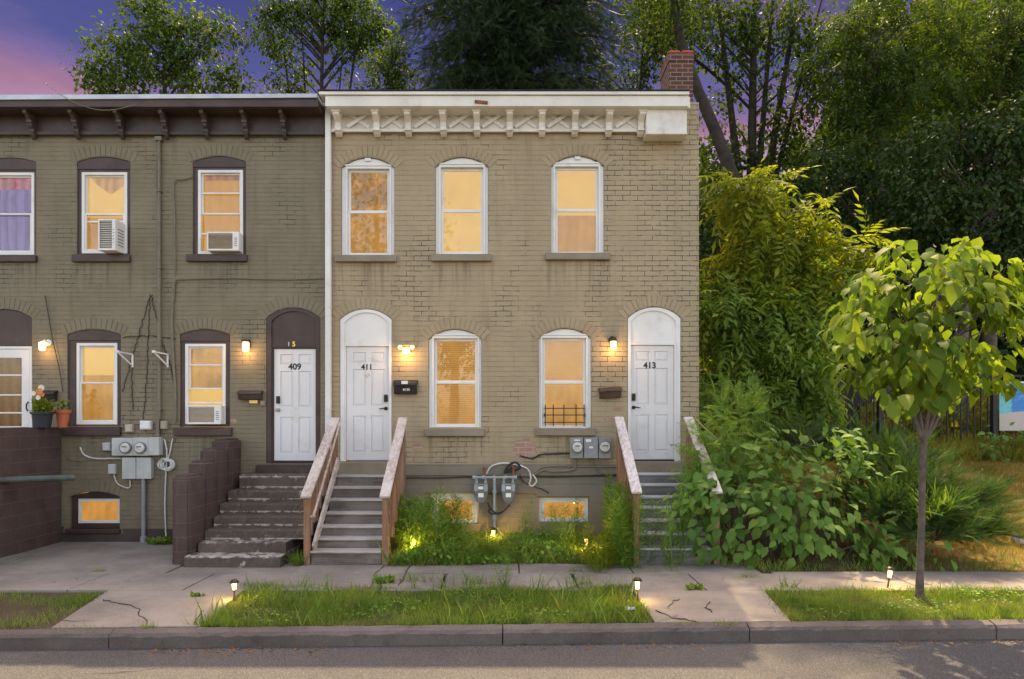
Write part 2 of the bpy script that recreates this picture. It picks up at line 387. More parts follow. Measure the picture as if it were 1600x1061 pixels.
def asphalt():
    t = NT('worn asphalt'); p = t.geo('Position')
    n0 = t.noise(.5, 6, .6, p); n2 = t.noise(140, 3, .6, p); n1 = t.noise(3, 6, .7, p)
    vo = t.n('ShaderNodeTexVoronoi', Scale=95.0); t.set(vo.inputs['Vector'], p)
    c = t.mix(t.sstep(.3, .7, n0), (.036,.036,.037), (.057,.055,.054))
    n4 = t.noise(48, 4, .7, p)
    c = t.mix(t.sstep(.48, .70, n2), c, (.20,.185,.17)); c = t.mix(t.math('MULTIPLY', t.sstep(.54, .66, n4), .5), c, (.14,.13,.12)); c = t.mix(t.math('MULTIPLY', t.sstep(.46, .34, n4), .5), c, (.025,.024,.024)); c = t.mix(t.math('MULTIPLY', t.sstep(.5, .3, n2), .6), c, (.035,.033,.033))
    c = t.mix(t.math('MULTIPLY', t.sstep(.58, .7, n1), .4), c, (.05,.045,.043))
    nv = t.n('ShaderNodeTexNoise', Scale=1.1, Detail=5.0); t.set(nv.inputs['Vector'], p)
    vv = t.n('ShaderNodeVectorMath', {'operation': 'MULTIPLY_ADD'}); t.set(vv.inputs[0], nv.outputs['Color']); vv.inputs[1].default_value = (1,1,1); t.set(vv.inputs[2], p)
    ve = t.n('ShaderNodeTexVoronoi', {'feature': 'DISTANCE_TO_EDGE'}, Scale=.3); t.set(ve.inputs['Vector'], vv.outputs[0])
    c = t.mix(t.math('MULTIPLY', t.math('MULTIPLY', t.sstep(.006, .002, ve.outputs['Distance']), t.sstep(.56,.62,t.noise(.35,2,.5,p))), .7), c, (.02,.02,.02))
    t.base(c); t.rough(.85); t.spec(.25); t.bump(t.math('ADD', n2, vo.outputs['Distance']), .5, .006); return t.m
M['asphalt'] = asphalt()
def blockm():
    t = NT('painted concrete block'); p = t.geo('Position'); o = t.xyz(p); nr = t.xyz(t.geo('True Normal'))
    u = t.xyz(t.mix(t.math('ABSOLUTE', nr[0]), t.comb(o[0],0.0,0.0), t.comb(o[1],0.0,0.0)))[0]
    nz = t.n('ShaderNodeTexNoise', Scale=3.0); t.set(nz.inputs['Vector'], p); dn = t.xyz(nz.outputs['Color'])
    br = t.n('ShaderNodeTexBrick', {'offset': .5}, Scale=1.0, Mortar_Size=.010, Mortar_Smooth=.3, Brick_Width=.41, Row_Height=.21, Color1=(.2,.2,.2), Color2=(.8,.8,.8))
    t.set(br.inputs['Vector'], t.comb(t.math('ADD', u, t.math('MULTIPLY', dn[0], .02)), t.math('ADD', o[2], t.math('MULTIPLY', dn[1], .02)), 0.0))
    n1 = t.noise(2.0, 6, .65, p); n2 = t.noise(30, 5, .6, p)
    c = t.mix(t.sstep(.3,.7,n1), (.058,.037,.032), (.098,.064,.055)); c = t.mix(t.math('MULTIPLY', t.xyz(br.outputs['Color'])[0], .35), c, (.12,.085,.075))
    c = t.mix(t.math('MULTIPLY', br.outputs['Fac'], .45), c, (.15,.12,.105))
    c = t.mix(t.math('MULTIPLY', t.sstep(.66,.74,t.noise(5,6,.7,p)), .5), c, (.25,.21,.18))
    t.base(c); t.rough(.8); t.spec(.2)
    t.bump(t.math('SUBTRACT', t.math('MULTIPLY', n2, .9), t.math('MULTIPLY', br.outputs['Fac'], .7)), .7, .014); return t.m
M['block'] = blockm()
def chimneym():
    t = NT('red chimney brick'); p = t.geo('Position'); o = t.xyz(p); nr = t.xyz(t.geo('True Normal'))
    u = t.xyz(t.mix(t.math('ABSOLUTE', nr[0]), t.comb(o[0],0.0,0.0), t.comb(o[1],0.0,0.0)))[0]
    br = t.n('ShaderNodeTexBrick', {'offset': .5}, Scale=1.0, Mortar_Size=.009, Mortar_Smooth=.2, Brick_Width=.215, Row_Height=.078, Color1=(.125,.038,.026), Color2=(.06,.022,.02), Mortar=(.26,.20,.14))
    t.set(br.inputs['Vector'], t.comb(u, o[2], 0.0))
    c = t.mix(t.math('MULTIPLY', t.noise(12,5,.6,p), .5), br.outputs['Color'], (.06,.035,.03))
    t.base(c); t.rough(.85); t.bump(t.math('SUBTRACT', t.noise(40,4,.6,p), br.outputs['Fac']), .5, .008); return t.m
M['chimney'] = chimneym()
M['cap_red'] = pm('red clay cap', (.42,.11,.06), .75, .2, 6, .2, 40)
def glass():
    t = NT('window glass'); tr = t.n('ShaderNodeBsdfTransparent'); gl = t.n('ShaderNodeBsdfGlossy', Roughness=.015)
    bp = t.n('ShaderNodeBump', Strength=.04, Distance=.01, Height=t.noise(2.6, 2, .5)); t.set(gl.inputs['Normal'], bp.outputs[0])
    mx = t.n('ShaderNodeMixShader'); mx.inputs[0].default_value = .036
    t.t.links.new(tr.outputs[0], mx.inputs[1]); t.t.links.new(gl.outputs[0], mx.inputs[2]); t.t.links.new(mx.outputs[0], t.out.inputs['Surface']); return t.m
M['glass'] = glass()
M['glow_hi'] = emis('lit blind bright', (1.0,.61,.16), .76, 0, .30)
M['glow_mid'] = emis('lit room amber', (.86,.43,.10), .60, .10, .8)
M['glow_cur'] = emis('lit amber curtain', (.92,.45,.10), .62, .12, .8, c2=(.55,.28,.075))
M['glow_slat'] = emis('lit blind with slat shading', (.90,.45,.12), .64, 0, .7, pattern='slat_shading')
M['glow_dots'] = emis('lit spotted curtain', (.78,.37,.05), .70, .08, .25, c2=(1.0,.75,.35), pattern='dots')
M['glow_lav'] = emis('lit lavender curtain', (.42,.30,.62), .50, .35, .3)
M['glow_red'] = emis('lit red check valance', (.62,.06,.08), .55, .35, .5, c2=(.75,.30,.32))
M['glow_base'] = emis('lit basement orange', (1.0,.47,.10), .66, .10, .9)
M['glow_brown'] = emis('lit woven door blind', (.40,.21,.08), .42, .4, .4)
M['lampglass'] = emis('lamp glass warm', (1.0,.66,.25), 7.0)
M['pathglass'] = emis('path lamp glass', (1.0,.62,.18), 6.0)
# foliage
M['leaf_bg'] = leafmat('background foliage', [(0.029,0.062,0.017),(0.055,0.098,0.025),(0.102,0.144,0.029)], .35)
M['leaf_bg2'] = leafmat('background foliage mid', [(0.026,0.053,0.014),(0.048,0.081,0.019),(0.081,0.115,0.025)], .38)
M['leaf_con'] = leafmat('conifer needles', [(0.013,0.030,0.013),(0.024,0.046,0.019),(0.043,0.068,0.024)], .2)
M['leaf_dark'] = leafmat('dark wood foliage', [(0.015,0.033,0.011),(0.028,0.054,0.017),(0.054,0.088,0.021)], .3)
M['leaf_loc'] = leafmat('locust foliage', [(0.027,0.054,0.011),(0.046,0.081,0.015),(0.081,0.112,0.021)], .45)
M['leaf_yel'] = leafmat('yellow green foliage', [(0.106,0.156,0.018),(0.175,0.219,0.022),(0.250,0.269,0.027)], .5)
M['leaf_street'] = leafmat('street tree foliage', [(0.092,0.155,0.023),(0.123,0.194,0.029),(0.200,0.254,0.034)], .52)
M['leaf_bush'] = leafmat('broad bush foliage', [(0.086,0.172,0.038),(0.129,0.233,0.052),(0.199,0.301,0.069)], .35)
M['leaf_jun'] = leafmat('juniper foliage', [(0.033,0.075,0.024),(0.053,0.112,0.030),(0.098,0.158,0.039)], .25)
M['leaf_fern'] = leafmat('feathery weed foliage', [(0.110,0.212,0.040),(0.161,0.282,0.049),(0.241,0.342,0.061)], .35)
M['leaf_under'] = leafmat('sunlit undergrowth', [(.10,.13,.020),(.17,.17,.030),(.24,.21,.05)], .45)
M['grass'] = leafmat('lawn grass', [(0.107,0.186,0.029),(0.165,0.259,0.040),(0.273,0.316,0.071)], .35, patch=(.24,.21,.07))
M['grass_dry'] = leafmat('dry grass', [(.24,.165,.030),(.31,.22,.05),(.17,.175,.03)], .3, tcol=(1.1,1.0,.8))
M['cover'] = leafmat('ground cover leaves', [(0.091,0.193,0.036),(0.151,0.273,0.048),(0.242,0.365,0.061)], .35)
M['deadleaf'] = leafmat('brown dead leaf', [(.20,.09,.03),(.26,.13,.05)], .3)
M['leaf_loose'] = leafmat('loose yellow green weed', [(.11,.19,.03),(.16,.235,.035),(.22,.27,.05)], .35)
M['leaf_thick'] = leafmat('thicket foliage', [(.10,.18,.03),(.14,.23,.04),(.21,.28,.05)], .42)
# ---------------------------------------------------------------- setting: ground, pavement, kerb, road
def st(o): o['kind'] = 'structure'; return o
def curb_y(x): return -4.97+.0327*x
m = MB(); m.add([(-400,-400,-.42),(400,-400,-.42),(400,500,-.42),(-400,500,-.42)], [(0,1,2,3)])
st(m.build('ground', pm('far soil', (.07,.075,.035), .95, .3, .4, .3, 20), origin=(0,0,0)))
m = MB(); m.box(-30, 30, -15.5, -4.2, -.40, -.17); st(m.build('road', M['asphalt'], origin=(0,0,0)))
# earth under lawns and beds, rising as a bank to the right of the houses
nx, ny = 120, 90; xs = np.linspace(-16, 34, nx); ys = np.concatenate([np.linspace(-4.6, 8, 60), np.linspace(8.6, 48, 30)])
m = MB(); vs = []
for j, y in enumerate(ys):
    for x in xs:
        yy = curb_y(x)+.1 if j == 0 else y
        vs.append((x, yy, -.03+hz(x, yy)+.03*math.sin(x*2.1+y)*math.sin(y*1.7)*(1 if x > 4.5 and y > -1.5 else 0)))
m.add(vs, [(j*nx+i, j*nx+i+1, (j+1)*nx+i+1, (j+1)*nx+i) for j in range(len(ys)-1) for i in range(nx-1)])
def soilmat():
    t = NT('bank soil and straw'); p = t.geo('Position'); o = t.xyz(p)
    a = t.sstep(.35, .65, t.noise(1.5, 6, .65, p)); fine = t.noise(22, 5, .65, p)
    dry = t.mix(a, (.25,.16,.035), (.16,.14,.03)); dry = t.mix(t.math('MULTIPLY', fine, .5), dry, (.13,.085,.04))
    dark = t.mix(a, (.05,.042,.024), (.085,.065,.038))
    k = t.math('MULTIPLY', t.sstep(5.6, 7.2, t.math('ADD', o[0], t.math('MULTIPLY', a, .8))), t.math('MULTIPLY', t.sstep(-2.6, -1.9, o[1]), t.sstep(5.2, 4.6, o[1])))
    t.base(t.mix(k, dark, dry)); t.rough(.95); t.spec(.1); t.bump(fine, .6, .02); return t.m
o = m.build('hillside', soilmat(), smooth=True, origin=(0,0,0)); st(o)
# pavement slabs: each a little out of level, open joints between
m = MB()
def slab(poly, th=.10, dz=None):
    dz = random.uniform(-.004, .006) if dz is None else dz
    tx, ty = random.uniform(-.003,.003), random.uniform(-.003,.003)
    cx = sum(p[0] for p in poly)/len(poly); cy = sum(p[1] for p in poly)/len(poly); n = len(poly)
    g = .007; pp = []
    for p in poly:
        d = Vector((cx-p[0], cy-p[1])); L = d.length; d = d/L*g*1.4; pp.append((p[0]+d.x, p[1]+d.y))
    h = lambda p: dz+tx*(p[0]-cx)+ty*(p[1]-cy)
    vs = [(p[0], p[1], h(p)) for p in pp]+[(p[0], p[1], -th) for p in pp]
    m.add(vs, [tuple(range(n)), tuple(range(2*n-1, n-1, -1))]+[(i, i+n, (i+1) % n+n, (i+1) % n) for i in range(n)])
YA, YB, YC = -3.42, -2.48, -1.88           # walk near edge, mid joint, foot of the stairs
jx = [-13.5, -11.4, -9.4, -7.45, -5.6, -4.15, -2.6, -.9, .85, 2.45, 3.65, 5.2, 6.9, 8.6, 10.3, 12]
for a, b in zip(jx[:-1], jx[1:]):
    sk = .06*random.uniform(-1, 1)
    slab([(a, YA), (b, YA), (b+sk, YB), (a, YB)] if a < 3.6 else [(a, YA), (b, YA), (b, YB+.12), (a, YB+.12)])
for a, b in zip([-13.5, -10.4, -7.6, -4.85], [-10.4, -7.6, -4.85, -3.1]):       # yard by the left house
    if b < -4.5:
        slab([(a, YB), (b, YB), (b, -1.2), (a, -1.2)]); slab([(a, -1.2), (b, -1.2), (b, .05), (a, .05)])
    else: slab([(a, YB), (b, YB), (b, YC+.15), (a, YC+.15)], dz=-.012)
slab([(-3.1, YB), (-1.5, YB), (-1.5, YC+.2), (-3.1, YC+.2)])
slab([(-1.5, YB), (.1, YB), (.1, YC+.05), (-1.5, YC-.12)]); slab([(.1, YB), (1.7, YB), (1.7, YC-.05), (.1, YC+.12)])
slab([(1.7, YB), (3.5, YB), (3.5, YC+.2), (1.7, YC+.2)])
def apron(l0, l1, r0, r1):                  # drive aprons flaring towards the kerb
    a, b = G(*l0), G(*r0); c, d = (G(*r1)[0], YA), (G(*l1)[0], YA)
    mid = .5; 
    slab([(a[0], curb_y(a[0])+.15), (b[0], curb_y(b[0])+.15), c, d])
apron((70,985), (150,930), (305,985), (392,915)); apron((1025,976), (986,918), (1245,976), (1200,926))
o = st(m.build('pavement', M['walk'], bevel=.005, origin=(0,0,0)))
# cracks as thin dark seams with depth of their own
m = MB()
def crack(pts, w=.008):
    P = [Vector((*G(*p), .0068)) for p in pts]; Q = []
    for a, b in zip(P[:-1], P[1:]):
        for k in range(4): Q.append(a.lerp(b, k/4)+Vector((random.uniform(-.02,.02), random.uniform(-.03,.03), 0)))
    Q.append(P[-1]); m.tube(Q, [w*random.uniform(.5,1.2) for _ in Q], 4)
crack([(172,940),(190,944),(213,950),(218,960),(232,968),(230,976)]); crack([(158,938),(172,940)])
crack([(1108,942),(1103,950),(1112,957)], .007); crack([(1025,955),(1050,966),(1088,972)], .006); crack([(1042,952),(1052,940),(1062,937)], .005)
crack([(575,922),(590,893),(600,885)], .006); crack([(622,915),(638,890),(648,878)], .005)
st(m.build('pavement_crack', M['cable_d'], origin=(0,0,0)))
m = MB(); m.add([(*G(574,920),.0085),(*G(592,888),.0085),(*G(655,886),.0085),(*G(610,890),.0085)], [(0,1,2,3)])
cj = [-14, G(165,990)[0], G(785,990)[0], G(1180,985)[0], G(1572,980)[0], 14]
m = MB()
for a, b in zip(cj[:-1], cj[1:]):
    n = 40; vs = []; fs = []
    for i in range(n+1):
        x = a+.006+(b-a-.012)*i/n; y = curb_y(x); r = lambda k: random.uniform(-k, k); ch = .05*max(0, random.random()-.72)
        vs += [(x, y+r(.004), -.32), (x, y+r(.006)+ch*.4, -.052-ch+r(.004)), (x, y+.022+ch+r(.006), -.022-ch*.25+r(.003)), (x, y+.115+r(.012), .004+r(.003)), (x, y+.115, -.32)]
    for i in range(n):
        for k in range(4): fs.append((i*5+k, (i+1)*5+k, (i+1)*5+k+1, i*5+k+1))
    fs += [(0,1,2,3,4), tuple(n*5+k for k in (4,3,2,1,0))]
    m.add(vs, fs)
st(m.build('kerb', M['curbm'], origin=(0,0,0)))
# ---------------------------------------------------------------- houses
XM = X(509); XR = X(1092); XL = -11.2
HL = thing('row_house', 'grey-green painted brick row house with dark brown trim and window frames', 'house', ((XL+XM)/2, 0, 0))
HR = thing('row_house', 'beige painted brick row house with white window frames and white bracketed cornice', 'house', ((XR+XM)/2, 0, 0))
def P(px0, px1, y_top, y_bot): return X(px0), X(px1), Z(y_bot), Z(y_top)
openL = []; openR = []; HEADS = []
def hole(lst, px0, px1, ybot, yspr, yapx): 
    lst.append(arch(X(px0), X(px1), Z(ybot), Z(yspr), Z(yapx)))
    HEADS.append((lst is openL, X(px0), X(px1), Z(yspr), Z(yapx))); return lst[-1]
def sash(mb, x0, x1, z0, z1, y, w=.035, t=.03, mi=0):
    mb.plate(rect(x0, x1, z0, z1), [rect(x0+w, x1-w, z0+w, z1-w)], y, y+t, mi)
def pane(parent, x0, x1, z0, z1, y):
    mb = MB(); mb.box(x0, x1, y, y+.004, z0, z1); return mb.build('pane', M['glass'], parent)
def blind(parent, name, x0, x1, z0, z1, y, mat, waves=0, amp=.02):
    mb = MB(); n = 1 if not waves else waves*8
    vs = []; 
    for i in range(n+1):
        x = x0+(x1-x0)*i/n; yy = y+(amp*math.sin(2*PI*waves*i/n+.6*math.sin(i)) if waves else 0); vs += [(x, yy, z0), (x, yy, z1), (x, yy+.006, z0), (x, yy+.006, z1)]
    fs = []
    for i in range(n):
        a, b = i*4, i*4+4; fs += [(a, b, b+1, a+1), (a+2, a+3, b+3, b+2), (a+1, b+1, b+3, a+3), (a, a+2, b+2, b)]
    fs += [(0, 1, 3, 2), (n*4, n*4+2, n*4+3, n*4+1)]
    mb.add(vs, fs); return mb.build(name, mat, parent)
def white_window(H, lst, o, g, ym, sill, top, bot, key=False, split=None):
    """arched white casing with two sashes; o=(x0,x1,ybot,yspring,yapex) g=(x0,x1,ytop,ybot) in photo pixels"""
    hole(lst, o[0], o[1], o[2], o[3], o[4])
    x0, x1, z0, zs, za = X(o[0])+.003, X(o[1])-.003, Z(o[2])+.005, Z(o[3])-.004, Z(o[4])-.01
    gx0, gx1, gz1, gz0 = X(g[0]), X(g[1]), Z(g[2]), Z(g[3]); w = .045; zm = Z(ym)
    mb = MB()
    mb.plate(arch(x0, x1, z0, zs, za), [rect(gx0-w, gx1+w, gz0-w, gz1+w)], .035, .10)
    mb.plate(rect(gx0-w-.035, gx1+w+.035, gz0-w-.02, gz1+w+.045), [rect(gx0-w-.002, gx1+w+.002, gz0-w, gz1+w)], .018, .0325)
    mb.box(gx0-w-.05, gx1+w+.05, .008, .0325, gz1+w+.047, gz1+w+.075)
    if key: mb.box((x0+x1)/2-.05, (x0+x1)/2+.05, .005, .03, za-.055, za+.0)
    f = mb.build('window', M['white'], H, bevel=.004)
    s = MB(); sash(s, gx0-w+.001, gx1+w-.001, zm-.012, gz1+w-.001, .085, w); sash(s, gx0-w+.001, gx1+w-.001, gz0-w+.001, zm+.014, .054, w-.004)
    s.build('sash', M['white'], f, bevel=.003)
    pane(f, gx0-.006, gx1+.006, zm+.01, gz1+.006, .098); pane(f, gx0-.006, gx1+.006, gz0-.006, zm-.01, .068)
    blind(f, 'blind', gx0-.10, gx1+.10, zm-.05 if split is None else Z(split), gz1+.25, .20, M[top])
    blind(f, 'curtain', gx0-.12, gx1+.12, gz0-.15, gz1+.1, .30, M[bot], 5, .02)
    if sill:
        mb = MB(); mb.box(X(sill[0]), X(sill[1]), -.085, .034, Z(sill[3])-.0, Z(sill[2])+.002)
        so = mb.build('sill', M['sill'], f, bevel=.008); 
    return f
UP = dict()
white_window(HR, openR, (533,616,400,262,245.5), (546.5,604,267,394), 329.5, (525,620,400,410), 'glow_cur', 'glow_mid', True)
white_window(HR, openR, (680,763,398,261,245), (692.6,751,264.5,392), 328, (674,768,398.5,409), 'glow_hi', 'glow_hi')
white_window(HR, openR, (861,944,396,260,243), (871.7,931.5,263.5,392), 327, (852,953,396.5,407), 'glow_hi', 'glow_mid', True)
white_window(HR, openR, (669.5,752.5,669,530,514), (682,742,532.5,662), 597, (664,757,669.5,681.5), 'glow_slat', 'glow_slat')
wg = white_window(HR, openR, (841.5,924,669,529,512.7), (851.7,911.7,532,664), 597, (835.8,930,669,680.5), 'glow_slat', 'glow_mid')
mb = MB()
for px in (852, 864.5, 881, 900, 912.5): mb.box(X(px)-.008, X(px)+.008, -.03, -.014, Z(666), Z(632))
for py in (638, 648.5, 660): mb.box(X(850), X(914), -.013, -.002, Z(py)-.008, Z(py)+.008)
for px in (851, 913): mb.box(X(px)-.01, X(px)+.01, -.0015, .05, Z(651), Z(646))
mb.build('window_guard', M['black'], wg)
def base_window(H, lst, o, g, spr, apx, brown):
    hole(lst, o[0], o[1], o[3], spr, apx); x0, x1, z0 = X(o[0])+.01, X(o[1])-.01, Z(o[3])+.005
    gx0, gx1, gz1, gz0 = X(g[0]), X(g[1]), Z(g[2]), Z(g[3]); w = .05
    mb = MB(); mb.plate(arch(x0, x1, z0, Z(spr)-.005, Z(apx)-.01), [rect(gx0-w, gx1+w, gz0-w, gz1+w)], .05, .12)
    f = mb.build('basement_window', M['brown'] if brown else M['white'], H, bevel=.004)
    s = MB(); sash(s, gx0-w+.001, gx1+w-.001, gz0-w+.001, gz1+w-.001, .065, w); s.build('sash', M['white'], f, bevel=.003)
    pane(f, gx0-.006, gx1+.006, gz0-.006, gz1+.006, .085); blind(f, 'curtain', gx0-.2, gx1+.2, gz0-.15, gz1+.15, .2, M['glow_base'], 7, .012)
    return f
base_window(HR, openR, (672,748,770,818), (684,737,783,812), 770.5, 770, False)
base_window(HR, openR, (842,920,777,816), (851,913,785.5,810), 777.5, 777, False)
def brown_window(H, lst, o, wf, sill, kind):
    """brown casing with an arched head board around a white box frame"""
    hole(lst, o[0], o[1], o[2], o[3], o[4])
    x0, x1, z0, zs, za = X(o[0])+.008, X(o[1])-.008, Z(o[2])+.005, Z(o[3])-.004, Z(o[4])-.008
    a0, a1, b1, b0 = X(wf[0]), X(wf[1]), Z(wf[2]), Z(wf[3]); w = .05
    mb = MB(); mb.plate(arch(x0, x1, z0, zs, za), [rect(a0, a1, b0, b1)], .03, .11)
    mb.plate(arch(x0, x1, b1+.045, zs, za), [], .012, .0295)
    f = mb.build('window', M['brown'], H, bevel=.005)
    mb = MB(); sash(mb, a0+.002, a1-.002, b0+.002, b1-.002, .022, .05, .07)
    mb.build('frame', M['white'], f, bevel=.004)
    mb = MB(); mb.box(X(sill[0]), X(sill[1]), -.07, .029, Z(sill[3]), Z(sill[2])); mb.build('sill', M['brown'], f, bevel=.01)
    zm = Z(wf[4]); s = MB(); w = .04; c0, c1, d0, d1 = a0+.053, a1-.053, b0+.053, b1-.053
    sash(s, c0, c1, zm-.012, d1, .062, .028); 
    if kind != 'ac': sash(s, c0, c1, d0, zm+.014, .034, .028)
    for py in wf[5:]: s.box(c0, c1, .05, .061, Z(py)-.014, Z(py)+.014)
    s.build('sash', M['white'], f, bevel=.003)
    pane(f, c0+.02, c1-.02, d0+.02, d1-.02, .096)
    return f, (c0-.2, c1+.2, d0-.2, zm, d1+.2)
f, b = brown_window(HL, openL, (-26,56.5,398,253,246), (-19,52,268.5,398,333.5), (-34,59,399.5,410), 'std')
blind(f, 'curtain', b[0], b[1], b[2], b[4], .24, M['glow_lav'], 8, .03); blind(f, 'valance', X(-14), X(47), Z(291), Z(262), .17, M['glow_red'], 6, .02)
f, b = brown_window(HL, openL, (120,203.5,397,253,245), (126,197.6,268,395.7,334,345), (115,205,398.5,410), 'std')
blind(f, 'blind', b[0], b[1], Z(333), b[4], .26, M['glow_hi']); blind(f, 'curtain', b[0], b[1], b[2], b[4]-.1, .36, M['glow_mid'], 5, .03)
# a swag of thin cloth hooked up to both top corners
mb = MB(); n = 14; vs = []
for i in range(n+1):
    t = i/n; x = X(133)+(X(193)-X(133))*t; drop = (1-abs(2*t-1))**.8
    vs += [(x, .20+.01*math.sin(i*2), Z(270)), (x, .20-.008*math.sin(i*3), Z(274)-drop*.27), (x, .206+.01*math.sin(i*2), Z(270)), (x, .206, Z(274)-drop*.27)]
mb.add(vs, [q for i in range(n) for q in ((i*4, i*4+4, i*4+5, i*4+1), (i*4+2, i*4+3, i*4+7, i*4+6), (i*4+1, i*4+5, i*4+7, i*4+3))])
mb.build('swag_curtain', emis('lit swag cloth', (.78,.42,.15), .75, .3, .4), f)
f, b = brown_window(HL, openL, (301,384.5,397,253,244), (308,379,264.5,396.5,332.5,300.5,364), (293,387,398.5,409.5), 'ac')
blind(f, 'curtain', b[0], b[1], b[2], b[4], .24, M['glow_dots'], 6, .008); blind(f, 'valance', X(314), X(373), Z(277), Z(262), .17, emis('lit frill valance', (.62,.26,.10), .6, .4, .5), 8, .015)
f, b = brown_window(HL, openL, (105,189,666,523,514.5), (118,182,535.5,663.5,598), (100,190,666.5,681), 'std')
blind(f, 'blind', b[0], b[1], Z(585), b[4], .20, M['glow_hi']); blind(f, 'curtain', b[0], b[1], b[2], b[4]-.1, .28, M['glow_mid'], 5, .015)
f, b = brown_window(HL, openL, (281,359.5,667,523,514.5), (288,351.6,536.7,663,607,570,629), (273.7,363.6,668,681), 'ac')
blind(f, 'blind', b[0], b[1], Z(606), b[4], .20, M['glow_cur']); blind(f, 'curtain', b[0], b[1], b[2], b[4]-.1, .28, M['glow_hi'], 5, .015)
bw = base_window(HL, openL, (109,187,768,826), (123,181,784,814), 776, 768, True)
mb = MB(); mb.box(X(104), X(189), -.06, .049, Z(833), Z(826)); mb.build('sill', M['brown'], bw, bevel=.008)
def door(H, lst, o, leaf, trans, frame_mat, num, numpos, hinge, storm=False, jamb=0):
    """six-panel door below an arched transom board; o=(x0,x1,ybot,yspring,yapex)"""
    hole(lst, o[0], o[1], o[2], o[3], o[4])
    x0, x1, z0, zs, za = X(o[0])+.008, X(o[1])-.008, Z(o[2])+.003, Z(o[3])-.004, Z(o[4])-.008
    l0, l1, lt, lb = X(leaf[0]), X(leaf[1]), Z(leaf[2]), Z(leaf[3])
    mb = MB(); mb.plate(arch(x0, x1, z0, zs, za), [rect(l0-.004, l1+.004, lb-.004, lt+.004)], .03, .11)
    ow = X(trans[0]), X(trans[1]); zb = Z(trans[2])
    mb.plate(arch(x0, x1, z0, zs, za), [arch(ow[0], ow[1], z0+.001, zs-.05, za-.055)], .004, .0295)
    mb.box(ow[0]+.001, ow[1]-.001, .012, .0295, zb-.02, zb+.02)
    if jamb: mb.box(l1+.012, l1+.035, -.005, .0295, lb, lt+.04); mb.box(l1+.045, l1+.07, -.005, .0295, lb, lt+.06)
    fr = mb.build('door_frame', frame_mat, H, bevel=.004)
    W_, Hh = l1-l0, lt-lb; holes = []; fx = [(.15,.44),(.57,.86)]; fz = [(.07,.39),(.48,.80),(.86,.95)]
    pr = [(l0+a*W_, l0+b*W_, lb+c*Hh, lb+d*Hh) for c, d in fz for a, b in fx]
    mb = MB(); mb.plate(rect(l0, l1, lb, lt), [rect(*q) for q in pr], .045, .09)
    for q in pr:
        mb.box(q[0]+.001, q[1]-.001, .056, .085, q[2]+.001, q[3]-.001)
        mb.box(q[0]+.028, q[1]-.028, .047, .0555, q[2]+.028, q[3]-.028)
    d = mb.build('door', M['door'], H, bevel=.004)
    text_mesh('house_number', num, .15 if num != '411' else .135, X(numpos[0]), .045, Z(numpos[1]), M['blackplastic'], d, .03)
    hx = (l0+.075) if hinge == 'left_handle' else (l1-.075); sg = 1 if hinge == 'left_handle' else -1
    kz = lb+.545*Hh; hz_ = lb+.455*Hh
    mb = MB(); mb.box(hx-.032, hx+.032, .018, .0448, kz-.065, kz+.065); mb.box(hx-.02, hx+.02, .010, .0178, kz-.045, kz+.03); mb.build('lock', M['blackplastic'], d, bevel=.01, seg=2)
    mb = MB(); mb.lathe([(.033,0),(.033,.012),(.014,.016),(.014,.05)], (hx, .0448, hz_), 14, 'y')
    if num == '409': mb.lathe([(.012,.05),(.03,.06),(.03,.075),(.012,.085)], (hx, .0448, hz_), 14, 'y')
    else: mb.tube([(hx-.01*sg, -.008, hz_), (hx+.03*sg, -.012, hz_+.004), (hx+.11*sg, -.010, hz_-.008)], [.012,.012,.008], 8)
    mb.build('handle', M['grey_metal'] if num == '409' else M['blackplastic'], d)
    mb = MB(); mb.box(l0-.004, l1+.004, .02, .11, lb-.035, lb-.006); mb.build('threshold', M['blackplastic'], d)
    return fr, d
frB, dB = door(HL, openL, (416,500.5,724,497,480.5), (427,494.6,545,720), (424,493,540), M['brown'], '409', (459.5,573), 'left_handle')
text_mesh('digit', '1', .10, X(451), .005, Z(538), M['cable_w'], frB, .02); text_mesh('ornament_digit', '5', .12, X(459), .005, Z(538), M['brass'], frB, .03)
frC, dC = door(HR, openR, (531,612.5,721,499,482.5), (540.5,609,541.5,719), (538,607.5,539), M['white'], '411', (572.5,573.5), 'right_handle')
mb = MB(); mb.lathe([(.001,-.002),(.05,-.002),(.045,.0),(.001,.0)], (X(574), .0445, Z(587)), 16, 'y'); mb.build('sticker', pm('faded sticker', (.62,.52,.48), .6, .2, 20), dC)
frD, dD = door(HR, openR, (980.5,1064,721,497,479.5), (984,1053.6,539.5,717.5), (986,1056,537), M['white'], '413', (1016,571), 'left_handle', jamb=1)
# far-left storm door with brown arched transom board
hole(openL, -34, 50, 669, 497, 483)
mb = MB(); mb.plate(arch(X(-34)+.008, X(50)-.008, Z(540.5), Z(497)-.004, Z(483)-.008), [], .02, .11); mb.build('transom_panel', M['brown'], HL, bevel=.004)
mb = MB(); mb.plate(rect(X(-33), X(49), Z(668.5), Z(541)), [rect(X(-26), X(45), Z(668), Z(545))], .02, .09); sd = mb.build('storm_door', M['white'], HL, bevel=.004)
mb = MB(); mb.plate(rect(X(-25.5), X(44.5), Z(667.5), Z(545.5)), [rect(X(-14), X(32), Z(666), Z(559))], .028, .065)
for py in (586, 617, 645): mb.box(X(-14)-.002, X(32)+.002, .034, .055, Z(py)-.013, Z(py)+.013)
mb.build('door_leaf', M['door'], sd, bevel=.003)
pane(sd, X(-14)-.005, X(32)+.005, Z(666)-.005, Z(559)+.005, .06); blind(sd, 'curtain', X(-24), X(44), Z(667), Z(548), .10, M['glow_brown'], 9, .012)
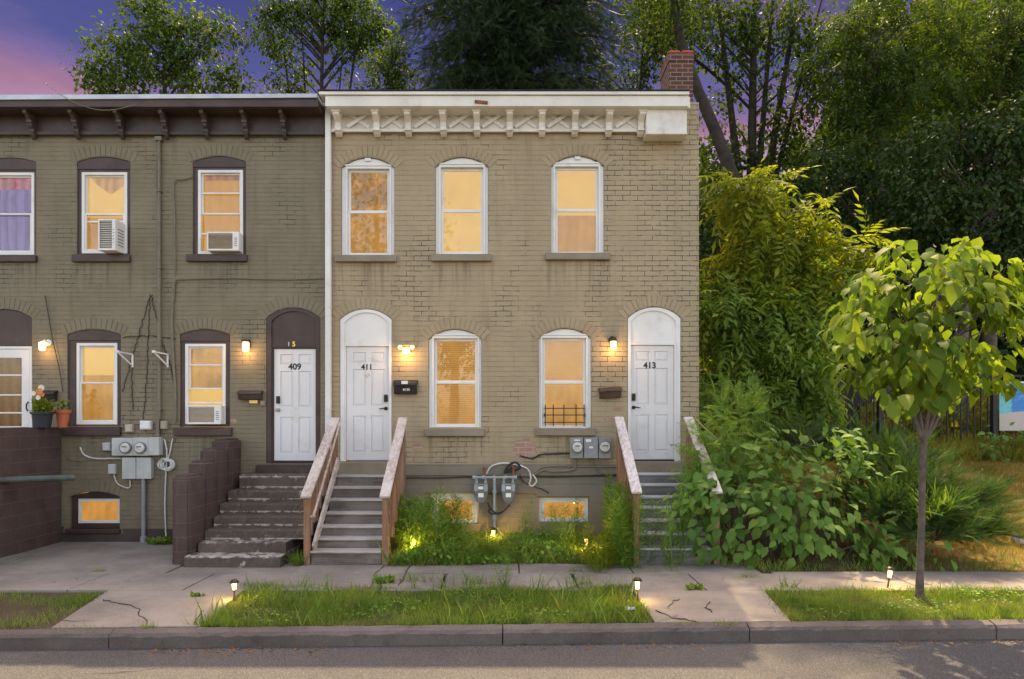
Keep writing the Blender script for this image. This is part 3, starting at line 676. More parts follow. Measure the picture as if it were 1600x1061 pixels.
mb = MB(); mb.tube([(X(41.5), .026, Z(642)), (X(42), -.015, Z(638)), (X(42.5), -.02, Z(632)), (X(42.5), .026, Z(628))], .012, 8); mb.build('handle', M['blackplastic'], sd)
# soldier courses arching over the openings, under the same paint
for (isl, x0, x1, zs, za) in HEADS:
    w = (x1-x0)/2; h = za-zs
    if h < .08: continue
    r = (w*w+h*h)/(2*h); a = math.asin(w/r)+.05; cx = (x0+x1)/2; cz = za-r; n = int(2*a*(r+.1)/.085); mb = MB()
    for i in range(n):
        t0 = -a+2*a*(i+.06+random.uniform(-.03,.03))/n; t1 = -a+2*a*(i+.94+random.uniform(-.03,.03))/n; r0 = r+.012; r1 = r+.205+random.uniform(-.006,.006)
        mb.plate([(cx+r0*math.sin(t0), cz+r0*math.cos(t0)), (cx+r0*math.sin(t1), cz+r0*math.cos(t1)), (cx+r1*math.sin(t1), cz+r1*math.cos(t1)), (cx+r1*math.sin(t0), cz+r1*math.cos(t0))], [], -.006-random.uniform(0,.004), -.0005)
    mb.build('brick_arch', M['arch_l'] if isl else M['arch_r'], HL if isl else HR, bevel=.003)
# wall shells
def shell(H, x0, x1, ztop, holes, mat, side_l, side_r):
    mb = MB(); mb.plate(rect(x0, x1, -.35, ztop), holes, 0, .14, back=True)
    mb.box(x0, x0+.2, .1405, 9, -.35, ztop-.0); mb.box(x1-.2, x1, .1405, 9, -.35, ztop)
    mb.box(x0, x1, 9.001, 9.2, -.35, ztop)
    return mb.build('wall', mat, H)
shell(HL, XL, XM-.001, 7.45, openL, M['wall_l'], 0, 0); shell(HR, XM+.001, XR, 7.72, openR, M['wall_r'], 0, 0)
for H, x0, x1, zt in ((HL, XL, XM-.003, 7.62), (HR, XM+.003, XR-.02, 7.73)):
    mb = MB(); mb.box(x0, x1, .15, 9.0, zt-.15, zt-.02); r = mb.build('roof', M['roofing'], H)
    if H is HR:
        c0, c1, cy0, cy1 = X(1045.5, 12.5), X(1083, 12.5), .5, 1.25
        mb = MB(); mb.box(c0, c1, cy0, cy1, 7.6, Z(86, 12.5)); mb.box(c0-.012, c1+.012, cy0-.012, cy1+.012, Z(96, 12.5), Z(84, 12.5)+.0)
        ch = mb.build('chimney', M['chimney'], r, bevel=.006)
        mb = MB(); xm = (c0+c1)/2
        for a, b in ((c0-.015, xm-.01), (xm+.01, c1+.015)): mb.box(a, b, cy0-.015, cy1+.015, Z(84, 12.5)+.002, Z(78.5, 12.5))
        mb.build('clay_cap', M['cap_red'], ch, bevel=.02, seg=2)
# right cornice: fascia, soffit, frieze, brackets, crossed battens
dF = 11.6; yF = -.4
mb = MB()
x0, x1 = X(508, dF), X(1075.5, dF)
mb.box(x0, x1, yF, -.03, Z(166, dF), Z(149.5, dF)); mb.box(x0-.10, x1+.01, yF-.035, -.03, Z(149, dF), Z(144, dF))
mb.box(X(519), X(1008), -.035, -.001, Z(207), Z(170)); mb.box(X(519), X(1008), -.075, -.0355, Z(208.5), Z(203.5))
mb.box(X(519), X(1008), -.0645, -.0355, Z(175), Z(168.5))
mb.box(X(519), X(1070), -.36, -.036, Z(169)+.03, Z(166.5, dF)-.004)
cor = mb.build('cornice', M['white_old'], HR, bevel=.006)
mb = MB(); mb.box(X(1008, 11.8)+.004, X(1071, 11.8), -.30, -.002, Z(208.5, 11.7), Z(169, 11.7)); mb.box(X(1007, 11.8), X(1072, 11.8), -.31, -.002, Z(210, 11.7), Z(208.8, 11.7)); mb.build('box_end', M['white_old'], cor, bevel=.005)
mb = MB(); mb.box(x0-.12, x1+.01, yF-.045, .4, Z(143.8, dF), Z(141.6, dF)); mb.build('roof_edge', M['roofing'], cor)
def bracket(px, name='bracket'):
    xc = X(px, 11.85); w = .052; mb = MB()
    zt = Z(168.5, 11.7); 
    prof = [(-.036, zt), (-.30, zt), (-.30, zt-.10), (-.24, zt-.14), (-.17, zt-.19), (-.15, zt-.26), (-.16, zt-.33), (-.11, zt-.37), (-.036, zt-.40)]
    mb.prism_x(prof, xc-w, xc+w); mb.box(xc-w-.022, xc+w+.022, -.315, -.037, zt-.06, zt-.012); mb.box(xc-w-.008, xc+w+.008, -.185, -.037, zt-.335, zt-.30)
    return mb.build(name, M['white_old'], cor, bevel=.006)
for px in (528, 588, 637.5, 692.5, 745, 796.5, 847, 898.5, 951.5, 1002): bracket(px)
for px in (561, 613, 665, 719, 770.5, 821.5, 872, 925, 978):
    xc = X(px); zc = (Z(203)+Z(177))/2; mb = MB(); w, h = .19, .125
    for sgn, yy in ((1, -.080), (-1, -.0585)):
        mb.obox((xc, yy+.0115, zc), 2*math.hypot(w, h), .022, .062, Matrix.Rotation(-sgn*math.atan2(h, w), 3, 'Y'))
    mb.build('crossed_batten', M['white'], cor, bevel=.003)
mb = MB(); mb.obox((X(752,11.6), yF-.012, Z(160,11.6)), .22, .02, .05, Matrix.Rotation(.1,3,'Y')); mb.build('rotten_patch', M['rust'], cor)
# left cornice
mb = MB(); xa, xb = XL, X(497, dF)
def slopez(py, k=0): return Z(py, dF)
mb.box(xa, xb-.0, yF, -.03, Z(167, dF), Z(155, dF)); mb.box(XL, XM-.01, -.05, -.001, Z(212), Z(168)); mb.box(XL, XM-.012, -.085, -.0505, Z(213.5), Z(208))
mb.box(XL, X(500), -.36, -.051, Z(168)+.03, Z(167, dF)-.004)
corL = mb.build('cornice', M['brown'], HL, bevel=.006)
mb = MB()
mb.add([(xa, yF-.03, Z(156.5,dF)-.02), (X(496,dF), yF-.03, Z(153.5,dF)), (X(496,dF), yF-.03, Z(147.5,dF)), (xa, yF-.03, Z(149.5,dF)-.01),
        (xa, .3, Z(156.5,dF)), (X(496,dF), .3, Z(153,dF)), (X(496,dF), .3, Z(147.5,dF)), (xa, .3, Z(149.5,dF))],
       [(0,1,2,3),(7,6,5,4),(0,4,5,1),(3,2,6,7),(0,3,7,4),(1,5,6,2)])
mb.build('flashing', M['metal_flash'], corL)
for px in (-40, 34, 105, 176, 247, 311.5, 375, 436):
    xc = X(px, 11.62); w = .035; zt = Z(167.5, 11.65); mb = MB()
    prof = [(-.051, zt), (-.33, zt), (-.33, zt-.08), (-.27, zt-.11), (-.21, zt-.17), (-.19, zt-.25), (-.145, zt-.28), (-.14, zt-.37), (-.09, zt-.43), (-.051, zt-.44)]
    mb.prism_x(prof, xc-w, xc+w); mb.box(xc-w-.012, xc+w+.012, -.222, -.19, zt-.2, zt-.15); mb.box(xc-w-.012, xc+w+.012, -.16, -.13, zt-.34, zt-.30)
    mb.build('bracket', M['brown'], corL, bevel=.006)
# foundations
mb = MB(); mb.box(X(634), X(971), -.055, -.001, Z(743), Z(725)); mb.plate([(X(634),Z(848)),(X(660),Z(848)),(X(662),Z(770)),(X(838),Z(771)),(X(838),Z(776)),(X(921),Z(776)),(X(921),Z(848)),(X(971),Z(848)),(X(971),Z(744)),(X(634),Z(744))][::-1], [], -.045, -.001)
o = mb.build('foundation', M['found_r'], HR, bevel=.008)
mb = MB(); mb.box(XL, X(104)-.05, -.03, -.001, -.05, Z(822)); mb.box(X(189)+.05, X(386), -.03, -.001, -.05, Z(826)); mb.box(X(104)-.05, X(189)+.05, -.03, -.001, -.05, Z(834)); mb.build('foundation', M['found_l'], HL, bevel=.006)
mb = MB(); mb.box(X(404), X(500), -.16, .03, Z(739), Z(725.5)); mb.build('doorstep', M['brown'], HL, bevel=.015, seg=2)
mb = MB(); mb.box(X(531), X(612), -.12, .03, Z(742), Z(722)); mb.build('doorstep', M['sill'], HR, bevel=.01); mb = MB(); mb.box(X(984), X(1064), -.12, .03, Z(742), Z(721)); mb.build('doorstep', M['sill'], HR, bevel=.01)
# downspout on the party line
mb = MB(); xd = X(514.7); mb.box(xd-.05, xd+.05, -.11, -.03, 1.6, Z(172)); mb.box(xd-.075, xd+.075, -.17, -.01, Z(172)+.002, Z(166.8)); 
for py in (300, 480, 640): mb.box(xd-.06, xd+.06, -.115, -.001, Z(py)-.015, Z(py)+.015)
mb.build('downspout', M['white'], HR, bevel=.012, seg=2)
# ---------------------------------------------------------------- stairs
XS0, XS1 = -4.72, -3.16
lv = [(9.95,.15),(10.22,.305),(10.49,.448),(10.76,.617),(11.03,.785),(11.3,.964),(11.57,1.214)]
S1 = thing('concrete_steps', 'crumbling dark concrete steps with chipped edges up to door 409', 'steps', ((XS0+XS1)/2, -1.9, 0))
for k, (d, z) in enumerate(lv):
    y0 = d-12; y1 = -.005; zb = -.05 if k == 0 else lv[k-1][1]+.0005
    xl = XS0-(.06 if k == 0 else 0)+.02*(k % 2)+ (.10 if k == 6 else 0); xr = XS1-.006*k-(.22 if k < 2 else 0)
    mb = MB(); n = 34; vs = []; fs = []
    for i in range(n+1):
        x = xl+(xr-xl)*i/n
        q = random.random(); ch = .035*max(0, q-.72)/.28; e = .02 if i in (0, n) else 0
        vs += [(x, y0+random.uniform(-.004,.006), zb), (x, y0+random.uniform(-.005,.006), zb+(z-zb)*.5), (x, y0+random.uniform(-.004,.004)+ch*.5, z-.018-ch+random.uniform(-.004,.004)), (x, y0+.018+ch+e, z+random.uniform(-.005,.003)-e*.3), (x, y0+.14, z+random.uniform(-.004,.004)), (x, y1, z), (x, y1, zb)]
    for i in range(n):
        for j in range(6): fs.append((i*7+j, (i+1)*7+j, (i+1)*7+j+1, i*7+j+1))
        fs.append((i*7+6, (i+1)*7+6, (i+1)*7, i*7))
    fs += [tuple(range(7)), tuple(n*7+j for j in range(6, -1, -1))]
    mb.add(vs, fs); mb.build('step', M['steps'], S1)
def timber_stairs(label, x0, x1, lv, mr, mt, capm, railx, cap_ends, inner):
    S = thing('timber_stairs', label, 'steps', ((x0+x1)/2, lv[0][0]-12, 0))
    for k, (d, z) in enumerate(lv):
        y0 = d-12; zb = .0 if k == 0 else lv[k-1][1]+.001; yb = (lv[k+1][0]-12 if k+1 < len(lv) else -.125)
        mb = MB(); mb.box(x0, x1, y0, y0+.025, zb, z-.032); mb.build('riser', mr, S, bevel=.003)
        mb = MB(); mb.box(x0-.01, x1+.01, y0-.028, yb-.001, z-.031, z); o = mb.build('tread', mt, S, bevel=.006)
        if k < len(lv)-1 or 1:
            pass
    for xs in (x0+.012, x1-.052):                      # stringers under the treads
        mb = MB(); pr = [(lv[0][0]-12+.04, 0)]
        for k, (d, z) in enumerate(lv): pr += [(d-12+.03, z-.04), ((lv[k+1][0]-12+.03) if k+1 < len(lv) else -.13, z-.04)]
        pr.append((-.13, 0)); mb.prism_x(pr, xs, xs+.04); mb.build('stringer', mr, S)
    for sx in (0, 1):
        xr = railx[sx]; (yf, zf), (yk, zk) = cap_ends
        sgn = -1 if sx == 0 else 1
        mb = MB(); mb.beam((xr, yf, zf), (xr, yk, zk), .155, .04); mb.build('handrail', capm, S, bevel=.008, seg=2)
        mb = MB(); mb.box(xr-.045, xr+.045, yf+.05, yf+.14, .0, zf+.02); mb.build('post', M['wood_post'], S, bevel=.006)
        mb = MB(); mb.box(xr-.045, xr+.045, yk-.10, yk-.01, .0, zk-.085); mb.build('post', M['wood_post'], S, bevel=.006)
        sl = (zk-zf)/(yk-yf); n = 9
        for i in range(1, n):
            y = yf+.14+(yk-.12-yf-.14)*i/n; zt = zf+sl*(y-yf)-.03
            zlow = min([z for d, z in lv if d-12 <= y+.3] [-1:] or [0])-.12
            mb = MB(); mb.box(xr-.02+.045*sgn, xr+.02+.045*sgn, y-.019, y+.019, max(0, zlow), zt); mb.build('baluster', M['wood_post'], S, bevel=.003)
        for off in ((-.06, ) if not inner or sx else (-.06,)):
            mb = MB(); mb.beam((xr-.01*sgn, yf+.145, zf+sl*.145+off-.045), (xr-.01*sgn, yk-.105, zk-sl*.105+off-.045), .035, .085); mb.build('rail', M['wood_post'], S, bevel=.003)
        if inner and sx == 0:
            mb = MB(); mb.tube([(xr+.10, yf+.06, zf-.28), (xr+.10, yk-.1, zk-.08)], .018, 8); mb.box(xr+.046, xr+.12, yf+.075, yf+.10, zf-.30, zf-.27); mb.build('grab_rail', M['wood_cap'], S)
            mb = MB(); mb.beam((xr+.075, yf+.16, .22), (xr+.075, yk-.11, 1.45), .04, .14); mb.build('skirt_board', M['wood_cap'], S, bevel=.004)
    return S
lv2 = [(10.1,.20),(10.35,.346),(10.6,.491),(10.85,.665),(11.1,.85),(11.35,1.022),(11.6,1.193)]
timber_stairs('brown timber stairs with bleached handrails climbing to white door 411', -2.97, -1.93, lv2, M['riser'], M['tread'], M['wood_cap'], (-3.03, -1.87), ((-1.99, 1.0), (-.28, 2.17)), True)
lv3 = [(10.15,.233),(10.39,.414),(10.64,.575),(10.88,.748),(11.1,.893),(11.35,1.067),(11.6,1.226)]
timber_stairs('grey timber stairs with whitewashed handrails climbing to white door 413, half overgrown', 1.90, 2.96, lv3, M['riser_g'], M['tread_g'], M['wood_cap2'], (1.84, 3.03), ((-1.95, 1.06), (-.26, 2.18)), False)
# ---------------------------------------------------------------- block walls
def rough_block(name, label, segs, x0, x1):
    W_ = thing(name, label, 'wall', ((x0+x1)/2, segs[0][0], 0))
    for k, (ya, yb, zt) in enumerate(segs):
        mb = MB(); mb.box(x0, x1, ya, yb-.002, -.05, zt); o = mb.build('block_course', M['block'], W_, bevel=.045, seg=3, smooth=True)
    return W_
rough_block('stepped_block_wall', 'stepped purple-brown block wall along the left of the concrete steps', [(-1.95,-1.45,1.32),(-1.45,-1.05,1.50),(-1.05,-.62,1.68),(-.62,-.02,1.82)], -5.02, -4.74)
WA = thing('block_wall', 'purple-brown block wall carrying two planters beside the storm door', 'wall', (-8.05, -1.5, 0))
mb = MB()
zc = [-.05, .42, .63, .84, 1.05, 1.26, 1.47, 1.68, 2.015]
mb.box(-8.32, -7.9, -3.0, -.02, -.05, 1.16); mb.build('lower_course', M['block'], WA, bevel=.02, seg=2)
mb = MB(); mb.box(-8.30, -7.905, -2.4, -.021, 1.161, 2.01); mb.build('upper_course', M['block'], WA, bevel=.02, seg=2)
mb = MB(); y = -1.1
mb.tube([W(-60, 752, 10.4), W(0, 750, 10.55), W(60, 748, 10.85), W(116, 746, 11.2)], .05, 10)
o = mb.build('metal_rail', pm('green grey rail', (.075,.095,.082), .5, .3, 5, .1, 30), origin=W(40, 752, 10.6)); tag(o, 'green-grey horizontal metal rail in front of the left block wall', 'rail')
# ---------------------------------------------------------------- fixtures on the walls
def light(parent, loc, e, col=(1,.56,.20), r=.04):
    l = bpy.data.lights.new('lamp_light', 'POINT'); l.energy = e*ESC; l.color = col; l.shadow_soft_size = r
    o = bpy.data.objects.new('lamp_light', l); COL.objects.link(o); o.parent = parent; o.location = Vector(loc)-rootloc(parent); return o
def lamp(label, px, py, kind, e):
    x, z = X(px), Z(py); t = thing('wall_lamp', label, 'lamp', (x, 0, z), 'lit lamps beside the doors')
    if kind == 'globe':
        mb = MB(); mb.lathe([(.055,.001),(.055,.02),(.03,.03),(.03,.05)], (x+.03, 0, z+.06), 14, 'y'); mb.build('base', M['white'], t)
        mb = MB(); mb.lathe([(.035,.06),(.055,.05),(.055,.03),(.05,-.06),(.04,-.085),(.01,-.09)], (x-.02, -.10, z), 14); mb.build('shade', M['lampglass'], t, smooth=True)
        mb = MB(); mb.tube([(x+.03,-.05,z+.06), (x+.02,-.10,z+.09), (x-.02,-.10,z+.062)], .02, 8); mb.build('arm', M['white'], t)
    elif kind == 'jar':
        mb = MB(); mb.box(x-.05, x+.05, -.03, -.001, z-.02, z+.10); mb.lathe([(.075,.105),(.075,.075),(.06,.07),(.06,.06)], (x, -.09, z), 16); mb.build('base', M['copper_lamp'], t)
        mb = MB(); mb.lathe([(.052,.06),(.055,.04),(.055,-.08),(.045,-.10),(.01,-.105)], (x, -.09, z), 16); mb.build('shade', M['lampglass'], t, smooth=True)
    elif kind == 'hood':
        mb = MB(); mb.lathe([(.01,.12),(.05,.105),(.072,.07),(.078,.03),(.066,.03)], (x-.01, -.085, z), 16); mb.box(x-.05, x+.03, -.04, -.001, z+.02, z+.10); mb.build('base', M['copper_lamp'], t, smooth=True)
        mb = MB(); mb.lathe([(.05,.03),(.052,.01),(.048,-.08),(.035,-.105),(.01,-.11)], (x+.005, -.085, z), 16); mb.build('shade', M['lampglass'], t, smooth=True)
    else:
        mb = MB(); mb.lathe([(.06,.001),(.06,.03),(.03,.045)], (x, 0, z+.03), 16, 'y')
        mb.tube([(x-.11,-.09,z+.045),(x-.06,-.06,z+.065),(x,-.045,z+.07),(x+.06,-.06,z+.065),(x+.11,-.09,z+.045)], .014, 8)
        for s in (-1, 1): mb.lathe([(.03,-.03),(.045,.0),(.045,.025)], (x+s*.105, -.08, z+.025), 14, 'y')
        mb.build('base', M['brass'], t)
        mb = MB(); mb.lathe([(.03,.03),(.055,.02),(.07,-.06),(.06,-.07),(.01,-.07)], (x, -.11, z-.01), 16); mb.build('shade', M['lampglass'], t, smooth=True)
        for s in (-1, 1):
            mb = MB(); mb.lathe([(.01,.03),(.036,.032),(.03,.045),(.01,.05)], (x+s*.105, -.08, z+.025), 14, 'y'); mb.build('bulb', M['pathglass'], t, smooth=True)
    light(t, (x, -.18, z-.13), e*1.25); return t
lamp('lit wall lamp with bare white globe arm above the planters', 74, 541, 'globe', 3.0)
lamp('lit wall lamp with flat bronze cap beside brown door frame 409', 387, 541, 'jar', 6)
lamp('lit brass wall lamp with two side bulbs right of door 411', 636, 546, 'triple', 7)
lamp('lit wall lamp with rounded bronze hood left of door 413', 957, 537, 'hood', 5.5)
def mailbox(label, px0, px1, py0, py1, mat, kind):
    x0, x1, z0, z1 = X(px0), X(px1), Z(py1), Z(py0); t = thing('mailbox', label, 'mailbox', ((x0+x1)/2, 0, z0), 'mailboxes beside the doors')
    mb = MB(); h = z1-z0; mb.prism_x([(-.001, z0), (-.085, z0), (-.115, z0+h*.6), (-.10, z0+h*.68), (-.001, z0+h*.70)], x0, x1); mb.build('body', mat, t, bevel=.006)
    mb = MB(); mb.prism_x([(-.001, z0+h*.705), (-.104, z0+h*.685), (-.125, z0+h*.60), (-.132, z0+h*.60), (-.118, z0+h*.80), (-.03, z1), (-.001, z1)], x0-.012, x1+.012); mb.build('lid', mat, t, bevel=.004)
    if kind == 'label':
        xc = (x0+x1)/2; mb = MB(); mb.box(xc-.06, xc+.05, -.137, -.122, z1-.075, z1-.02); mb.build('paper_label', M['paper'], t)
        text_mesh('mark', '4/135', .055, xc+.02, -.108, z0+h*.30, M['paper'], t, .02)
    return t
mailbox('dark brown mailbox with white paper label right of door 411', 617, 652, 594, 616, M['blackplastic'], 'label')
mailbox('plain brown mailbox left of brown-framed door 409', 375, 410.5, 610, 624.5, M['brown'], '')
mb = mailbox('small tilted brown wooden mailbox left of door 413', 936.5, 970, 605, 622, pm('brown wood box', (.075,.045,.03), .5, .3, 6, .1, 30), '')
mb.rotation_euler = (0, math.radians(-3), 0)
mailbox('black mailbox half hidden behind the planter flowers', 66, 90, 610, 626, M['blackplastic'], '')
mb = MB(); mb.box(X(391), X(404), -.05, -.002, Z(630.5), Z(625.5)); o = mb.build('name_plate', M['brass'], bevel=.003); tag(o, 'small brassy plate under the brown mailbox by door 409', 'plate')
mb = MB(); mb.box(X(408), X(414.5), -.045, -.002, Z(634), Z(627)); mb.box(X(409.5), X(413), -.055, -.0455, Z(632.5), Z(628.5)); o = mb.build('doorbell', pm('pink grey plastic', (.33,.25,.22), .5), bevel=.004); tag(o, 'small square doorbell on the edge of brown door frame 409', 'doorbell')
# meters
def meter_dial(t, x, z, y, r):
    mb = MB(); mb.lathe([(r*1.12, -.0),(r*1.12,.03),(r,.035),(r,.05),(r*.92,.062),(r*.3,.066)], (x, y, z), 20, 'y'); mb.build('meter', M['glassmeter'], t, smooth=True)
    mb = MB(); mb.lathe([(r*1.2,.0),(r*1.2,.042),(r*1.06,.045)], (x, y+.0, z), 20, 'y'); mb.box(x-r*.5, x+r*.5, y-.071, y-.066, z+r*.1, z+r*.35); mb.build('meter_ring', M['gasgrey'], t, smooth=True)
t = thing('electric_meter_panel', 'pale stained meter panel with two round dials on left house', 'meter', (X(218), 0, Z(748)))
mb = MB(); mb.box(X(181), X(202), -.13, -.001, Z(711.5), Z(684)); mb.box(X(202)+.002, X(213.5), -.135, -.001, Z(711.5), Z(684)); mb.box(X(213.5)+.002, X(239), -.135, -.001, Z(711.5), Z(683.5)); mb.box(X(239)+.002, X(255), -.15, -.001, Z(711), Z(683)); mb.build('panel', M['grey_light'], t, bevel=.006)
meter_dial(t, X(204), Z(699), -.135, .085); meter_dial(t, X(226.5), Z(699), -.135, .085)
for a, b in ((197, 217), (219, 241)):
    mb = MB(); mb.box(X(a), X(b), -.11, -.001, Z(747), Z(715)); mb.box(X(a)-.006, X(b)+.006, -.118, -.1105, Z(747.5), Z(714.5)); mb.build('breaker_box', M['grey_light'], t, bevel=.006)
mb = MB(); xc = X(227.5); mb.tube([(xc, -.07, Z(748)), (xc, -.07, .02)], .036, 12); mb.lathe([(.055,0),(.055,.10),(.04,.11)], (xc, -.07, .0), 12); mb.build('conduit', M['grey_metal'], t, smooth=True)
t = thing('electric_meter_panel', 'grey steel meter panel with two dials near door 413', 'meter', (X(921), 0, Z(716)))
for a, b in ((890, 910), (911, 933), (934, 953)):
    mb = MB(); mb.box(X(a), X(b)-.003, -.15, -.001, Z(715.5), Z(683.5)); mb.build('panel', M['grey_metal'], t, bevel=.006)
meter_dial(t, X(900.5), Z(698), -.15, .088); meter_dial(t, X(943), Z(697.5), -.15, .088)
mb = MB(); mb.box(X(914), X(922), -.155, -.1505, Z(690), Z(686)); mb.box(X(919), X(925), -.155, -.1505, Z(700), Z(697)); mb.box(X(896), X(905), -.155, -.1505, Z(688.5), Z(686.5)); mb.build('sticker', M['paper'], t)
# gas meters on a shared header
t = thing('gas_meter_set', 'two grey gas meters hanging from one pipe header in weeds', 'gas meter', (X(773), 0, 0))
mb = MB(); yg = -.20; zh = Z(744.5)
mb.tube([(X(742), yg, zh), (X(805), yg, zh+.005)], .022, 10); 
for px in (742, 756, 773, 790, 805): mb.lathe([(.032,-.03),(.036,0),(.032,.03)], (X(px), yg, zh), 10, 'x')
for px in (745.5, 759.5, 787.5, 801.5): mb.tube([(X(px), yg, zh), (X(px), yg, Z(755))], .018, 8); mb.lathe([(.028,-.02),(.028,.02)], (X(px), yg, Z(753)), 8)
mb.tube([(X(773), yg, zh), (X(773), yg, -.02)], .026, 10)
for py in (766, 792, 806): mb.lathe([(.036,-.03),(.042,0),(.036,.03)], (X(773), yg, Z(py)), 10)
mb.build('pipe', M['gaslight'], t, smooth=True)
mb = MB(); mb.tube([(X(757.5), yg+.03, Z(747)), (X(757.5), yg+.03, Z(729))], .026, 10); mb.tube([(X(802), yg+.03, Z(746)), (X(802), yg+.03, Z(726))], .022, 10); mb.build('rusty_riser', M['rust'], t, smooth=True)
for px in (752.5, 794.5):
    xc = X(px); mb = MB(); w = .118; za, zb = Z(753.5), Z(783.5)
    prof = [(xc-w, za), (xc-w, za-.14), (xc-w*.95, za-.2), (xc-w*.7, zb+.05), (xc-w*.45, zb), (xc+w*.45, zb), (xc+w*.7, zb+.05), (xc+w*.95, za-.2), (xc+w, za-.14), (xc+w, za)][::-1]
    mb.plate(prof, [], -.29, -.11); g = mb.build('meter_body', M['gasgrey'], t, bevel=.02, seg=2, smooth=True)
    mb = MB()
    for s in (-1, 1): mb.box(xc+s*w*.72-.032, xc+s*w*.72+.032, -.305, -.2905, za-.13, za-.01)
    mb.box(xc-w*.4, xc+w*.4, -.303, -.2905, za-.02, za-.005); mb.build('meter_flange', M['gaslight'], g, bevel=.004)
    mb = MB(); mb.box(xc-.042, xc+.042, -.30, -.2905, za-.095, za-.045); mb.box(xc-.045, xc+.045, -.298, -.2905, za-.23, za-.16); mb.build('meter_label', M['paper'], g)
# small boxes and brackets on the left house
def ubox(label, px0, px1, py0, py1, mat, d=.08):
    mb = MB(); mb.box(X(px0), X(px1), -d, -.002, Z(py1), Z(py0)); mb.box(X(px0)+.012, X(px1)-.012, -d-.012, -d-.0005, Z(py1)+.012, Z(py0)-.012)
    o = mb.build('utility_box', mat, bevel=.006); tag(o, label, 'box')
cream = pm('cream box', (.44,.40,.32), .5)
ubox('cream utility box leftmost of three above the pale meter panel', 199, 210, 663, 675, cream); ubox('white utility box in the middle above the pale meter panel', 223, 239, 657.5, 671, M['white'], .1); ubox('tan utility box right of the conduit above the meter panel', 254, 264, 658, 670.5, pm('tan box', (.34,.28,.21), .5))
ubox('grey utility box left of the pale meter panel', 164, 176, 691.5, 704, M['grey_light']); ubox('pale utility box with cable tail below left of the meter panel', 172.5, 184, 725, 740.5, M['grey_light'])
for px, lb in ((201, 'white shelf bracket right of the lower left window'), (256, 'white shelf bracket beside the tall wall conduit')):
    mb = MB(); x0 = X(px); mb.box(x0+.06, x0+.09, -.02, -.002, Z(574), Z(553)); mb.beam((x0+.075, -.021, Z(554)), (x0-.02, -.30, Z(552)), .025, .02); mb.beam((x0+.07, -.022, Z(571)), (x0-.02, -.27, Z(554)), .022, .02); mb.lathe([(.03,-.02),(.03,.02)], (x0-.02, -.30, Z(552)), 10)
    o = mb.build('shelf_bracket', M['white']); tag(o, lb, 'bracket')
def cable(name, label, pts, r, mat, y=-.03, cat='cable', sub=5, sway=.004):
    Pn = []
    for a, b in zip(pts[:-1], pts[1:]):
        for k in range(sub):
            f = k/sub; Pn.append(Vector((X(a[0]+(b[0]-a[0])*f)+random.uniform(-sway, sway), y, Z(a[1]+(b[1]-a[1])*f)+random.uniform(-sway, sway))))
    Pn.append(Vector((X(pts[-1][0]), y, Z(pts[-1][1])))); mb = MB(); mb.tube(Pn, r, 6); o = mb.build(name, mat, smooth=True); tag(o, label, cat)
def bend(pts, n=6):           # Catmull-Rom through photo points
    out = []
    for i in range(len(pts)-1):
        p0 = pts[max(0, i-1)]; p1 = pts[i]; p2 = pts[i+1]; p3 = pts[min(len(pts)-1, i+2)]
        for k in range(n):
            t = k/n; out.append(tuple(.5*((2*p1[j])+(-p0[j]+p2[j])*t+(2*p0[j]-5*p1[j]+4*p2[j]-p3[j])*t*t+(-p0[j]+3*p1[j]-3*p2[j]+p3[j])*t**3) for j in (0, 1)))
    return out+[pts[-1]]
mb = MB(); xc = X(251); mb.tube([(xc, -.05, Z(219)), (xc, -.05, Z(655))], .028, 10); mb.tube([(xc-.02, -.05, Z(655)), (xc-.02, -.06, Z(682))], .034, 10); mb.box(xc-.06, xc+.06, -.09, -.002, Z(222), Z(216)); 
for py in (300, 420, 540, 640): mb.box(xc-.04, xc+.04, -.085, -.002, Z(py)-.012, Z(py)+.012)
o = mb.build('wall_conduit', M['cable_g'], smooth=True); tag(o, 'tall painted conduit running down the left house to the meters', 'conduit')
cable('wall_cable', 'thin painted cable sagging beside the tall conduit', bend([(249,222),(246,280),(248,330),(250,420),(253,560)]), .014, M['cable_g'])
cable('wall_cable', 'painted cable dropping left of the second upper brown window', bend([(302,277),(288,281),(273,287),(274,340),(275,430)]), .013, M['cable_g'], sway=.002)
cable('wall_cable', 'long painted cable running level to the downspout under the windows', bend([(273,470),(275,440),(285,437),(360,435),(440,437),(508,435)]), .013, M['cable_g'], sway=.002)
cable('wall_cable', 'painted cable bundle falling beside the lower brown window', bend([(273,440),(270,500),(272,560),(275,610),(275,660)]), .022, M['cable_g'], sway=.002)
for k, pts in enumerate(([(235,461),(218,520),(204,570),(192,612)], [(235,461),(232,530),(230,590),(224,655)], [(237,461),(250,520),(266,570),(272,600)], [(192,527),(235,525),(275,530)], [(206,555),(208,640)])):
    cable('vine_wire', ['dark dead vine slanting left under the hook', 'dark dead vine hanging straight from the hook', 'dark dead vine slanting right towards the brown window', 'dark wire strung level between the lower windows', 'short dark vine below the left shelf bracket'][k], bend(pts), .0065, M['cable_d'], -.012, 'vine', sway=.014)
cable('wall_cable', 'dark cable hanging from the upper wall left of the planters', bend([(72,462),(84,530),(94,575),(100,612)]), .008, M['cable_d'])
cable('loose_cable', 'white cable curving left from the pale meter panel', bend([(127,699),(133,710),(150,716),(192,716)]), .012, M['cable_w'])
cable('loose_cable', 'white cable tail bending below the pale utility box', bend([(179,741),(186,756),(203,762),(205,750)]), .011, M['cable_w'])
cable('loose_cable', 'white cable dropping from under the orange planter', bend([(97,672),(101,700),(112,718),(135,720)]), .009, M['cable_g'])
cable('loose_cable', 'white cable running down beside the coil to the yard', bend([(258,686),(262,705),(261,730),(259,790),(261,842)]), .012, M['cable_w'])
